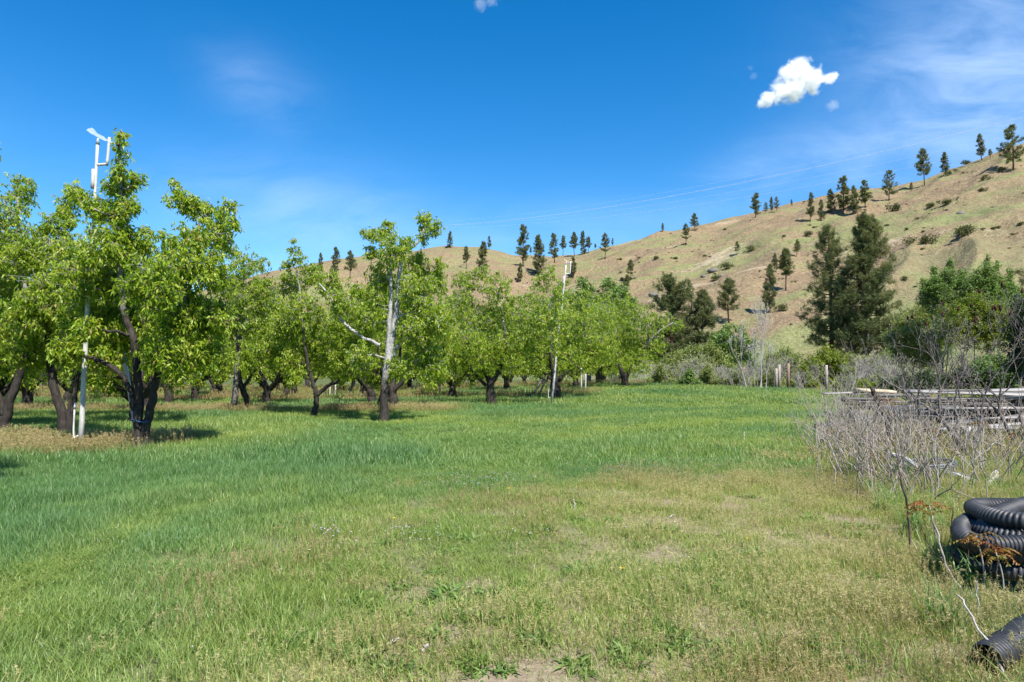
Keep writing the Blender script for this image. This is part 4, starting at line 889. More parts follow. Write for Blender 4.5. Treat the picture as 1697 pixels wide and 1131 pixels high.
# ------------------------------------------------------------------ rough ground on the right: boards, pipes, dead stems
def rotz(a):
    c_, s_ = math.cos(a), math.sin(a); return np.array([[c_, -s_, 0], [s_, c_, 0], [0, 0, 1]])
def board(P0, P1, w_, th, m, lab, grp, roll=0.0, cat='board', name='board'):
    """a plank with slightly sprung, uneven faces from P0 to P1"""
    P0 = np.asarray(P0, float); P1 = np.asarray(P1, float); L = np.linalg.norm(P1 - P0); X = (P1 - P0) / L
    Z = unit(np.array([0, 0, 1.0]) - X * X[2]); Y = np.cross(Z, X); c_, s_ = math.cos(roll), math.sin(roll); Y, Z = Y * c_ + Z * s_, Z * c_ - Y * s_
    rng = np.random.default_rng(int(abs(P0[0] * 1000 + P0[2] * 333)) % 9999); V_ = []; n_ = 6; bow = rng.normal(0, 0.012)
    for a in range(n_):
        t = a / (n_ - 1)
        for sy, sz in ((-1, -1), (1, -1), (1, 1), (-1, 1)):
            V_.append([(t - 0.5) * L, sy * w_ / 2 * (1 + rng.normal(0, 0.02)), sz * th / 2 + bow * math.sin(t * 3.14) * L * 0.3 + rng.normal(0, 0.0015)])
    V_ = np.array(V_); f = []
    for a in range(n_ - 1):
        for b_ in range(4): f.append([a * 4 + b_, a * 4 + (b_ + 1) % 4, a * 4 + 4 + (b_ + 1) % 4, a * 4 + 4 + b_])
    f += [[3, 2, 1, 0], [n_ * 4 - 4, n_ * 4 - 3, n_ * 4 - 2, n_ * 4 - 1]]
    o = build(name, V_, [np.array(f)], M[m]); from mathutils import Matrix
    mtx = Matrix(((X[0], Y[0], Z[0], (P0[0] + P1[0]) / 2), (X[1], Y[1], Z[1], (P0[1] + P1[1]) / 2), (X[2], Y[2], Z[2], (P0[2] + P1[2]) / 2), (0, 0, 0, 1))); o.matrix_world = mtx
    return tag(o, lab, cat, grp)
rng = np.random.default_rng(3)
# long pile: layers of boards on dark bearers
for q in range(3):
    x = 11.3 + q * 2.2; board([x, 18.0, 0.12], [x + 0.1, 20.6, 0.12], 0.16, 0.2, 'grey_board', 'dark bearer beam under the long board pile', 'bearers under the long board pile', name='beam', cat='beam')
for lay in range(7):
    z = 0.27 + lay * 0.112
    for q in range(4 if lay < 6 else 3):
        y = 18.2 + q * 0.58 + rng.normal(0, 0.08); x0 = 10.6 + rng.normal(0.35, 0.5) + 0.15 * lay; L = 3.4 + 2.2 * rng.random(); a = rng.normal(0.0, 0.16)
        m_ = 'white_board' if rng.random() < 0.10 else 'grey_board'
        board([x0, y, z + rng.normal(0, 0.01)], [x0 + L * math.cos(a), y + L * math.sin(a), z + rng.normal(0, 0.12)], 0.16 + 0.26 * rng.random(), 0.035 + 0.05 * rng.random(), m_, 'weathered board stacked in the long pile behind the bare sumac', 'boards stacked in the long pile', rng.normal(0, 0.04))
for q in range(9):
    x0 = 10.9 + 0.45 * q; y0 = 17.9 + 2.0 * rng.random(); a = rng.choice([-1, 1]) * (0.15 + 0.5 * rng.random()); L = 1.6 + 1.8 * rng.random(); z = 1.12 + 0.05 * rng.random()
    board([x0, y0, z], [x0 + L * math.cos(a), y0 + 0.5 * L * math.sin(a), z - 0.10 + 0.2 * rng.random()], 0.14 + 0.14 * rng.random(), 0.035, 'grey_board' if q % 5 else 'white_board', 'loose plank lying askew on top of the long board pile', 'loose planks on the long pile', rng.normal(0, 0.2))
# short pile further back
for lay in range(5):
    z = 0.42 + lay * 0.115
    for q in range(3):
        y = 23.6 + q * 0.42 + rng.normal(0, 0.05); x0 = 11.6 + rng.normal(0, 0.22) + (0.12 * (4 - lay) if lay < 4 else 0.5); L = 1.7 + 0.6 * rng.random()
        board([x0, y, z], [x0 + L, y + rng.normal(0, 0.1), z + rng.normal(0, 0.02)], 0.28, 0.07, 'grey_board', 'weathered board in the short dark pile at the end of the lawn', 'boards stacked in the short pile', rng.normal(0, 0.06))
board([11.9, 23.4, 0.18], [11.95, 24.8, 0.18], 0.25, 0.36, 'grey_board', 'block under the short dark board pile, left end', None, name='beam', cat='beam'); board([13.2, 23.4, 0.18], [13.25, 24.8, 0.18], 0.25, 0.36, 'grey_board', 'block under the short dark board pile, right end', None, name='beam', cat='beam')
board([12.0, 23.7, 1.06], [13.3, 24.0, 1.00], 0.5, 0.10, 'tan_board', 'fresh tan slab lying on top of the short dark pile', None, 0.1)
board([10.9, 24.0, 0.92], [12.1, 24.1, 0.96], 0.3, 0.05, 'white_board', 'bleached board jutting from the short dark pile', None, 0.05)
# pale planks thrown down in front of the long pile
for q, (x0, y0, z0, x1, y1, z1, w_, m_) in enumerate([(10.3, 16.6, 0.30, 13.2, 17.3, 0.42, 0.35, 'white_board'), (10.9, 16.2, 0.38, 14.2, 16.6, 0.30, 0.4, 'white_board'), (10.6, 15.6, 0.22, 12.6, 14.9, 0.14, 0.45, 'white_board'), (11.2, 15.4, 0.2, 14.0, 14.3, 0.1, 0.4, 'white_board'),
                                                     (11.8, 17.4, 0.5, 15.0, 17.2, 0.55, 0.3, 'white_board'), (10.9, 17.5, 0.33, 13.4, 17.7, 0.6, 0.2, 'grey_board'), (9.3, 16.1, 0.12, 10.6, 15.7, 0.12, 0.2, 'white_board'), (11.9, 15.9, 0.34, 15.0, 15.4, 0.3, 0.5, 'white_board')]):
    board([x0, y0, z0], [x1, y1, z1], w_, 0.05, m_, 'pale plank thrown down in front of the long board pile', 'planks in front of the long pile', 0.12 * math.sin(q * 3))

def pipe_mesh(P, r, ribs=None, k=18, wall=True, depth=0.12, n=None):
    """pipe along P; ribs = pitch of corrugation in metres"""
    P = np.asarray(P, float); S = smooth_path(P, 400); dl = np.concatenate([[0], np.cumsum(np.linalg.norm(np.diff(S, axis=0), axis=1))]); Lt = dl[-1]
    n_ = n or (int(Lt / ribs * 8) if ribs else 24); s_ = np.linspace(0, Lt, n_); Q = np.stack([np.interp(s_, dl, S[:, a]) for a in range(3)], -1)
    rad = np.full(n_, r)
    if ribs:
        ph = (s_ / ribs) % 1.0; rad = r * (1 - depth * sstep(0.18, 0.36, np.abs(ph - 0.5)))
    b = Buf(); b.tube(Q, rad, k, 0.5, not wall)
    if wall:
        Q2 = Q[::-1][::4]; b.tube(Q2, np.full(len(Q2), r * 0.84), k, 0.5, False)
    return b
# black corrugated drain coil (loosely stacked loops)
cx, cyy = 4.60, 5.62
def loop(a, z, rx=0.86, ry=0.58, n_=2.6):
    c_, s_ = math.cos(a), math.sin(a); return np.array([cx - rx * np.sign(c_) * abs(c_) ** (2 / n_), cyy - ry * np.sign(s_) * abs(s_) ** (2 / n_), z])
P = []
for q in range(0, 51):
    t = q / 12.0; a = 2.2 + t * 2 * math.pi; z = 0.072 + 0.128 * t
    lp = loop(a, z, 0.86 - 0.03 * t + 0.05 * math.sin(q), 0.58 - 0.02 * t + 0.03 * math.sin(q * 2.1)); P.append(lp)
coil = pipe_mesh(P, 0.070, 0.036, 16, True, 0.20).obj('drain_pipe_coil', M['black_plastic'], None, True); tag(coil, 'coil of black corrugated drain pipe heaped in the grass', 'pipe')
# loose end of a second pipe arching over the heap
P = [at(1740, 900, 5.2), at(1680, 903, 5.2), at(1630, 902, 5.25), at(1600, 892, 5.4), at(1592, 875, 5.65), at(1612, 862, 5.95), at(1655, 862, 6.15), at(1720, 868, 6.2)]
tag(pipe_mesh(P, 0.072, 0.028, 16, True, 0.15).obj('drain_pipe', M['black_plastic'], None, True), 'black corrugated pipe bent in a tight bow on top of the coil', 'pipe')
P = [at(1640, 930, 5.65), at(1630, 900, 5.55), at(1636, 870, 5.6), at(1664, 849, 5.8), at(1710, 835, 6.1), at(1780, 822, 6.4)]
tag(pipe_mesh(P, 0.075, 0.028, 16, True, 0.15).obj('drain_pipe', M['black_plastic'], None, True), 'black corrugated pipe arching up over the coil towards the picture edge', 'pipe')
P = [gp(2.68, 3.92) + [0, 0, 0.075], gp(2.96, 4.1) + [0, 0, 0.09], gp(3.22, 4.28) + [0, 0, 0.10], gp(4.0, 4.7) + [0, 0, 0.10]]
tag(pipe_mesh(P, 0.09, 0.030, 18, True, 0.15).obj('drain_pipe', M['black_plastic'], None, True), 'open end of black corrugated pipe lying in the bottom right corner', 'pipe')
# culvert and other pipes further back
P = [at(1466, 698, 19.6), at(1500, 694, 21.0)]; P[0][2] = P[1][2] = 0.34
tag(pipe_mesh(P, 0.34, None, 20, True).obj('culvert_pipe', M['black_plastic'], None, True), 'wide black culvert pipe with its mouth towards the lawn', 'pipe')
P = [gp(at(1352, 616, 18.5)[0], 18.5) + [0, 0, 0.13], gp(at(1395, 616, 19.5)[0], 19.5) + [0, 0, 0.16], gp(at(1440, 616, 20.2)[0], 20.2) + [0, 0, 0.2]]
tag(pipe_mesh(P, 0.13, None, 14, True).obj('black_tube', M['black_plastic'], None, True), 'long black tube lying along the lawn edge in the dead stems', 'pipe')
P = [gp(at(1410, 616, 19.0)[0], 19.0) + [0, 0, 0.24], gp(at(1450, 616, 19.0)[0], 19.0) + [0, 0, 0.26]]
tag(pipe_mesh(P, 0.20, None, 16, True).obj('grey_barrel_pipe', M['grey_plastic'], None, True), 'blue-grey pipe piece beside the culvert mouth', 'pipe')
P = [at(1588, 730, 15.8), at(1625, 722, 16.4)]; P[0][2] = P[1][2] = 0.22
tag(pipe_mesh(P, 0.22, None, 20, True).obj('white_pipe_section', M['white_board'], None, True), 'large white pipe section behind the main bare sumac trunk', 'pipe')
def flat_coil(c, R_, turns, r, m, lab, tilt=0.0):
    P = []
    for q in range(int(turns * 20) + 1):
        a = q / 20 * 2 * math.pi; P.append([c[0] + (R_ + 0.01 * math.sin(q)) * math.cos(a), c[1] + R_ * 0.8 * math.sin(a), c[2] + r + q / 20 * r * 1.35 + tilt * math.cos(a)])
    tag(pipe_mesh(P, r, None, 8, True, n=int(turns * 30)).obj('hose_coil', M[m], None, True), lab, 'hose')
flat_coil(gp(at(1535, 616, 11.3)[0], 11.3), 0.40, 5.3, 0.026, 'grey_plastic', 'grey hose coil lying in the grass between the dead stems', 0.03)
flat_coil(gp(at(1588, 616, 10.6)[0], 10.6), 0.17, 4.2, 0.022, 'grey_plastic', 'small grey hose coil beside the white elbow pipe', -0.05)
def pvc_pipe(pts, r, lab, m='pvc'):
    tag(pipe_mesh(pts, r, None, 12, True).obj('white_pipe', M[m], None, True), lab, 'pipe')
pvc_pipe([at(1472, 752, 11.6), at(1500, 760, 11.3), at(1521, 777, 10.8)], 0.035, 'thin white pipe lying across the grey hose coil')
pvc_pipe([at(1608, 803, 10.3), at(1622, 800, 10.3), at(1636, 800, 10.4), at(1644, 790, 10.5), at(1650, 783, 10.6)], 0.038, 'white elbow pipe with open end behind the black coil')
pvc_pipe([at(1628, 818, 9.9), at(1640, 800, 10.1), at(1652, 788, 10.3)], 0.03, 'white pipe piece crossing behind the white elbow pipe')
pvc_pipe([at(1568, 784, 10.6), at(1590, 790, 10.4), at(1604, 794, 10.4)], 0.04, 'short white pipe beside the small hose coil')
pvc_pipe([at(1576, 768, 11.4), at(1584, 772, 11.3)], 0.035, 'white pipe stub standing behind the small hose coil')
pvc_pipe([at(1652, 795, 10.2), at(1668, 800, 10.0), at(1663, 812, 9.9), at(1648, 812, 9.9)], 0.022, 'curled white strip right of the white elbow pipe')
pvc_pipe([at(1640, 822, 9.6), at(1676, 838, 9.0)], 0.03, 'grey-white lath lying behind the top of the black coil', 'white_board')
pvc_pipe([at(1625, 812, 9.9), at(1628, 832, 9.7)], 0.05, 'rusty tin standing under the white elbow pipe', 'rust')

# dead stems: one clump after another along the lawn edge
rng = np.random.default_rng(17)
def stem_clump(p, n_, h, seed, lab, m='dry_stem', lean=(-0.18, 0, 1), sp=0.35):
    rg = np.random.default_rng(seed); st = []
    for q in range(n_):
        o = np.array([rg.normal(0, sp), rg.normal(0, sp * 0.7), -0.03]); st.append((o, np.array(lean) + rg.normal(0, 0.27, 3) * [1, 1, 0], h * (0.45 + 0.35 * rg.random()), 0.0075 + 0.006 * rg.random()))
    w, tips = bare(seed, st, 1 + seed % 2, (1, 2), 0.66, 0.34, 4, 0.12, 0.0022, 0.07)
    o = w.obj('dead_stems', M[m], None, False); o.location = tuple(p); return tag(o, lab, 'dead stems', 'dead stem clumps along the lawn edge')
STEMS = [(1362, 738, 1.15), (1382, 752, 1.25), (1402, 768, 1.3), (1420, 742, 1.35), (1425, 785, 1.25), (1445, 800, 1.2), (1440, 762, 1.3), (1462, 780, 1.3), (1462, 820, 1.1), (1480, 800, 1.2), (1490, 838, 1.0), (1500, 770, 1.2), (1395, 735, 1.2), (1520, 815, 1.0), (1465, 745, 1.2), (1560, 800, 0.9),
         (1545, 765, 1.1), (1640, 775, 1.1), (1670, 790, 1.1), (1690, 770, 1.2), (1660, 745, 1.1), (1585, 830, 0.9), (1615, 770, 0.9), (1410, 725, 1.2), (1435, 730, 1.2), (1480, 735, 1.2), (1510, 745, 1.2), (1530, 760, 1.2), (1575, 770, 1.1), (1600, 800, 1.0), (1650, 760, 1.2), (1680, 745, 1.3), (1480, 765, 1.2), (1625, 790, 1.0), (1665, 815, 0.9)]
for q, (px, py, h) in enumerate(STEMS):
    lab = 'clump of dry pinkish-grey dead stems leaning over the lawn edge' if px < 1510 else 'clump of dry grey stems among the pipes and planks'
    stem_clump(ground_hit(px, py), 18 if px < 1510 else 12, h * 0.92, 300 + q, lab, 'dry_stem' if q % 3 else 'brush')
def stick(pts, r0, r1, m, lab, name='stick', cat='stem'):
    b = Buf(); Q = smooth_path(pts, 14); Q[1:-1] += np.random.default_rng(len(lab)).normal(0, 0.006, (12, 3)); b.tube(Q, np.linspace(r0, r1, 14), 6, 0.5, True, 0.12, np.random.default_rng(2)); return tag(b.obj(name, M[m], None, True), lab, cat)
g0 = ground_hit(1511, 925); stick([g0 - [0, 0, 0.02], at(1505, 860, g0[1]), at(1494, 800, g0[1]), at(1486, 755, g0[1] + 0.1), at(1474, 725, g0[1] + 0.2)], 0.013, 0.005, 'dark_stem', 'tall thin dark stem standing alone in the near grass')
g0 = ground_hit(1478, 745); stick([g0, at(1476, 722, g0[1]), at(1466, 690, g0[1]), at(1452, 662, g0[1]), at(1444, 642, g0[1])], 0.075, 0.05, 'dark_stem', 'thick rough dark branch leaning left over the culvert mouth', 'broken_branch', 'branch')
g0 = ground_hit(1600, 985); stick([g0 - [0, 0, 0.02], at(1585, 965, g0[1]), at(1572, 945, g0[1]), at(1560, 915, g0[1]), at(1552, 880, g0[1]), at(1545, 855, g0[1])], 0.012, 0.006, 'brush', 'crooked grey twig left of the black coil')
stick([at(1582, 955, g0[1]), at(1572, 940, g0[1]), at(1540, 905, g0[1] + .05), at(1527, 868, g0[1] + .1)], 0.008, 0.003, 'dark_stem', 'thin dark twig crossing the crooked grey twig')
g0 = ground_hit(1664, 1125); stick([g0, at(1640, 1075, g0[1] + .1), at(1622, 1040, g0[1] + .2), at(1600, 1005, g0[1] + .3), at(1582, 985, g0[1] + .4)], 0.008, 0.004, 'bleached_bark', 'long bleached twig lying slanted over the near pipe end')
g0 = ground_hit(1622, 1035); stick([g0, at(1621, 1000, g0[1]), at(1619, 963, g0[1])], 0.007, 0.004, 'bleached_bark', 'short pale twig upright in front of the coil')
for q, (px, py, tx, ty) in enumerate([(1645, 992, 1641, 925), (1655, 990, 1652, 925), (1582, 960, 1578, 840), (1604, 965, 1605, 905)]):
    g0 = ground_hit(px, py); stick([g0, at((px + tx) / 2 - 1, (py + ty) / 2, g0[1]), at(tx, ty, g0[1])], 0.007, 0.004, 'dark_stem', ['thin stem rising in front of the coil under the orange leaves, left of two', 'thin stem rising in front of the coil under the orange leaves, right of two', 'tall straight thin stem at the left end of the coil', 'short stem at the left turn of the coil'][q])

# bare sumacs with dark red fruit cones
def sumac(lab, px, py, stems, seed, lev=5):
    base = ground_hit(px, py); t = thing('sumac', lab, 'sumac', base, 'bare sumacs among the junk'); w, tips = bare(seed, stems, lev, (2, 3), 0.72, 0.50, 7, 0.24, 0.0045, 0.08)
    w.obj('branches', M['grey_bark'], t, True); rng = np.random.default_rng(seed)
    hi = sorted(tips, key=lambda t_: -t_[0][2])[:26]
    for p, d in [hi[i] for i in rng.permutation(len(hi))[:7]]:
        b = Buf(); L = 0.09 + 0.04 * rng.random(); dd = unit(d * 0.5 + np.array([0, 0, 0.8])); b.tube(np.array([p + dd * L * s_ for s_ in (-0.05, 0.15, 0.4, 0.7, 0.9, 1.05)]), np.array([0.006, 0.02, 0.025, 0.019, 0.011, 0.003]), 7, 0.5, True, 0.25, rng); b.obj('fruit_cone', M['red_fruit'], t)
    return t
sumac('bare forked sumac with dark red fruit cones standing in front of the board pile', 1604, 762, [([0, 0, -0.05], [0.02, 0, 1], 0.95, 0.06), ([-0.12, 0.05, -0.05], [-0.30, 0.1, 1], 0.9, 0.045), ([0.1, 0.1, -0.05], [0.34, 0.1, 0.9], 0.9, 0.04)], 5)
sumac('bare sumac leaning left, left neighbour of the main one', 1553, 745, [([0, 0, -0.05], [-0.30, 0.0, 1], 1.1, 0.055), ([0.05, 0.0, -0.05], [0.05, 0.2, 1], 0.9, 0.035)], 6)
sumac('bare sumac near the right picture edge, right neighbour of the main one', 1690, 752, [([0, 0, -0.05], [-0.22, 0.0, 1], 1.0, 0.05), ([0.1, 0, -0.05], [0.2, 0.1, 1], 0.9, 0.04)], 9)

def sumac_sprout(lab, px, py, d, n_, seed, s_=1.0):
    """a tuft of young orange compound leaves on a thin stem"""
    top = at(px, py, d); base = gp(top[0] + 0.05, d); t = thing('sumac_sprout', lab, 'sprout', base, 'orange-leaved sumac sprouts'); rng = np.random.default_rng(seed)
    b = Buf(); b.tube(smooth_path([[0, 0, -0.02], (top - base) * 0.5 + [0.02, 0, 0], top - base], 8), np.linspace(0.009, 0.005, 8) * s_, 5); b.obj('stem', M['brush'], t)
    f = Buf()
    for q in range(n_):
        a = rng.random() * 6.28; L = (0.13 + 0.08 * rng.random()) * s_; o = top - base + [0, 0, -0.10 * rng.random() * s_]
        P = smooth_path([o, o + [math.cos(a) * L * 0.5, math.sin(a) * L * 0.5, 0.05 * s_], o + [math.cos(a) * L, math.sin(a) * L, 0.0]], 8); f.tube(P, 0.0022 * s_, 3, 0.9)
        K = 7; idx = np.linspace(1, 7, K).astype(int); tg = unit(np.gradient(P, axis=0))[idx]; sd_ = unit(np.cross(tg, [0, 0, 1.0])); pts = P[idx]; base_t = rng.random()
        for sg in (-1, 1):
            f.leaves(pts, tg * 0.5 + sd_ * sg + rng.normal(0, 0.1, (K, 3)) + [0, 0, -0.25], 0.05 * s_ * (1 - 0.06 * np.arange(K)), 0.018 * s_, rng, 0.2, np.clip(base_t * 0.7 + 0.3 * rng.random(K), 0, 1))
    f.obj('leaves', M['sumac_leaf'], t); return t
sumac_sprout('sumac sprout with orange-red young leaves left of the black coil', 1540, 838, 5.9, 11, 1, 1.0)
sumac_sprout('orange-leaved sprout hanging over the left of the coil', 1618, 888, 5.2, 9, 2, 0.8)
sumac_sprout('orange-leaved sprout in front of the middle of the coil', 1650, 915, 5.1, 10, 3, 0.8)
for q, (px, py, d, lab) in enumerate([(1384, 716, 15.0, 'small orange sprout in the dead stems at the lawn edge'), (1449, 753, 12.5, 'small yellowish sprout in the dead stem thicket left of the thin white pipe'), (1551, 716, 14.5, 'orange sprout in front of the leaning sumac trunk'), (1690, 712, 13.5, 'orange sprout at the right picture edge in front of the planks'), (1625, 700, 14.5, 'faint orange sprout right of the main sumac'), (1476, 664, 18.0, 'orange sprout beside the short dark pile')]):
    sumac_sprout(lab, px, py, d, 9, 20 + q, 1.6)

# ------------------------------------------------------------------ power line, cloud
for q, (l0, l1, sag, lab) in enumerate([((735, 374), (1760, 178), 6, 'brightest wire of the power line, highest in the sky'), ((735, 367), (1760, 168), 6, 'faint wire running just above the brightest one'), ((735, 374), (1760, 205), 6, 'upper faint wire below the brightest one'), ((735, 378), (1760, 225), 6, 'lowest faint wire of the power line'), ((440, 425), (735, 376), 2, 'wire continuing left from the line towards the pear tops')]):
    y0, y1 = (380, 190) if q < 4 else (520, 380); A = at(*l0, y0); B = at(*l1, y1); t_ = np.linspace(0, 1, 40)[:, None]; P = A + (B - A) * t_ - np.array([0, 0, 1.0]) * sag * 4 * t_ * (1 - t_)
    b = Buf(); b.tube(P, 0.05 if q == 0 else 0.018, 4); tag(b.obj('power_wire', M['wire']), lab, 'wire', 'overhead power wires')

def cloud(lab, cpx, cpy, Y, blobs, dens, name='cloud', amp=1.3):
    c = at(cpx, cpy, Y); m = bpy.data.materials.new('cloud_vapour'); m.use_nodes = True; n, l = m.node_tree.nodes, m.node_tree.links; n.clear()
    out = n.new('ShaderNodeOutputMaterial'); vs = n.new('ShaderNodeVolumeScatter'); vs.inputs['Color'].default_value = (0.995, 0.997, 1, 1); vs.inputs['Anisotropy'].default_value = 0.0; l.new(vs.outputs[0], out.inputs['Volume'])
    t = n.new('ShaderNodeTexCoord'); sca = Y / F; cur = None
    nz_ = noise(n, l, 0.042, 10, 0.66, t.outputs['Object'], 0.6)
    V_ = []
    for bx, by, br in blobs:
        p = at(bx, by, Y) - c; rr = br * sca; sb = n.new('ShaderNodeVectorMath'); sb.operation = 'DISTANCE'; l.new(t.outputs['Object'], sb.inputs[0]); sb.inputs[1].default_value = tuple(p)
        dv = n.new('ShaderNodeMath'); dv.operation = 'DIVIDE'; l.new(sb.outputs['Value'], dv.inputs[0]); dv.inputs[1].default_value = rr
        if cur is None: cur = dv.outputs[0]
        else:
            mn = n.new('ShaderNodeMath'); mn.operation = 'SMOOTH_MIN'; l.new(cur, mn.inputs[0]); l.new(dv.outputs[0], mn.inputs[1]); mn.inputs[2].default_value = 0.35; cur = mn.outputs[0]
        V_.append((p, rr))
    a = n.new('ShaderNodeMath'); a.operation = 'MULTIPLY_ADD'; l.new(nz_.outputs[0], a.inputs[0]); a.inputs[1].default_value = amp * 2; a.inputs[2].default_value = 1.0 - amp
    s_ = n.new('ShaderNodeMath'); s_.operation = 'SUBTRACT'; l.new(a.outputs[0], s_.inputs[0]); l.new(cur, s_.inputs[1])
    mr = n.new('ShaderNodeMapRange'); mr.interpolation_type = 'SMOOTHSTEP'; mr.inputs['From Min'].default_value = 0.0; mr.inputs['From Max'].default_value = 0.62; mr.inputs['To Max'].default_value = math.sqrt(dens); l.new(s_.outputs[0], mr.inputs['Value']); sq = n.new('ShaderNodeMath'); sq.operation = 'MULTIPLY'; l.new(mr.outputs[0], sq.inputs[0]); l.new(mr.outputs[0], sq.inputs[1]); l.new(sq.outputs[0], vs.inputs['Density'])
    # closed hull round all the billows
    lo = np.min([p - r_ * 1.75 for p, r_ in V_], 0); hi = np.max([p + r_ * 1.75 for p, r_ in V_], 0); b = Buf(); b.box((lo + hi) / 2, hi - lo); o = b.obj(name, m); o.location = tuple(c)
    return tag(o, lab, 'cloud')
cloud('small bright white cumulus cloud above the hill', 1322, 140, 1500, [(1325, 120, 27), (1305, 125, 20), (1345, 128, 22), (1296, 152, 22), (1272, 165, 17), (1318, 148, 24), (1345, 140, 19), (1372, 130, 13), (1384, 126, 8), (1262, 172, 10)], 0.11)
cloud('tiny wisp of cloud below the white cumulus', 1381, 174, 1500, [(1380, 174, 12), (1386, 176, 7)], 0.014, amp=1.3)
cloud('faint wisp of cloud left of the white cumulus', 1247, 122, 1500, [(1243, 113, 8), (1249, 126, 8)], 0.006, amp=1.3)
cloud('scrap of cloud at the top picture edge', 805, 3, 1500, [(797, 6, 14), (815, 2, 14)], 0.010, amp=1.3)

# ------------------------------------------------------------------ grass
M['meadow'] = leaf_mat('meadow_blades', [(0.0, (0.060, 0.138, 0.048)), (0.4, (0.115, 0.232, 0.076)), (0.75, (0.19, 0.31, 0.10)), (1.0, (0.32, 0.37, 0.15))], 0.42, 0.42, 0.45, 0.35, 0.6,
                       [(0.0, (0.13, 0.205, 0.04)), (0.45, (0.24, 0.325, 0.07)), (0.8, (0.36, 0.40, 0.12)), (1.0, (0.50, 0.47, 0.22))])
M['strawgrass'] = leaf_mat('dry_blades', [(0.0, (0.16, 0.20, 0.05)), (0.4, (0.28, 0.295, 0.085)), (0.7, (0.39, 0.36, 0.13)), (1.0, (0.52, 0.45, 0.24))], 0.3, 0.6, 0.25, 0.5, 0.4,
                           [(0.0, (0.11, 0.08, 0.03)), (0.4, (0.18, 0.12, 0.05)), (0.7, (0.27, 0.185, 0.085)), (1.0, (0.38, 0.29, 0.16))])
def tuft(name, seed, n_, rad, h, wdt, lean, m, heads=0, seg=3):
    """one patch of curved, tapering blades (and airy seed heads)"""
    rng = np.random.default_rng(seed); b = Buf()
    r_ = rad * np.sqrt(rng.random(n_)); a = rng.random(n_) * 6.28; P = np.stack([r_ * np.cos(a), r_ * np.sin(a), np.full(n_, -0.01)], -1)
    az = rng.random(n_) * 6.28; hd = np.stack([np.cos(az), np.sin(az), np.zeros(n_)], -1); H = h * (0.45 + 0.65 * rng.random(n_)); Ln = lean * (0.3 + rng.random(n_)) * H
    X = np.stack([-np.sin(az + rng.normal(0, 0.6, n_)), np.cos(az), np.zeros(n_)], -1); X = unit(X); rows = []
    for q in range(seg + 1):
        t = q / seg; c = P + hd * (Ln * t * t)[:, None] + np.array([0, 0, 1]) * (H * (t - 0.25 * lean * t * t))[:, None]; w_ = wdt * (1 - 0.75 * t ** 1.5) if q < seg else 0
        if q < seg: rows += [c - X * w_ / 2, c + X * w_ / 2]
        else: rows.append(c)
    V_ = np.stack(rows, 1); K = V_.shape[1]; i_ = np.arange(n_)[:, None, None] * K
    q_ = np.array([[2 * s, 2 * s + 1, 2 * s + 3, 2 * s + 2] for s in range(seg - 1)]); tint = np.clip(0.25 + rng.normal(0.2, 0.22, n_), 0, 1)
    b.add(V_.reshape(-1, 3), (i_ + q_[None]).reshape(-1, 4), None, np.repeat(tint, seg - 1))
    b.T.append((i_ + np.array([[[2 * seg - 2, 2 * seg - 1, 2 * seg]]])).reshape(-1, 3)); b.tt.append(tint)
    if heads:
        k_ = heads; r_ = rad * np.sqrt(rng.random(k_)); a = rng.random(k_) * 6.28; P0 = np.stack([r_ * np.cos(a), r_ * np.sin(a), np.zeros(k_)], -1); P1 = P0 + np.stack([rng.normal(0, 0.16, k_) * h, rng.normal(0, 0.16, k_) * h, h * (1.0 + 0.4 * rng.random(k_))], -1)
        b.twigs(P0, P1, wdt * 0.22, wdt * 0.15, rng.normal(0, 0.01, (k_, 3)), 0.85)
        n2_ = 9; S = np.repeat(P1, n2_, 0); Dn = rng.normal(0, 1, (k_ * n2_, 3)) * [0.8, 0.8, 0.5] + [0, 0, 0.5]; fr = rng.random((k_ * n2_, 1)); S = S + (np.repeat(P0, n2_, 0) - S) * fr * 0.3
        b.blade(S, Dn, h * 0.17, wdt * 0.9, rng, 0.75 + 0.25 * rng.random(k_ * n2_))
    o = b.obj(name, m); col.objects.unlink(o); return o

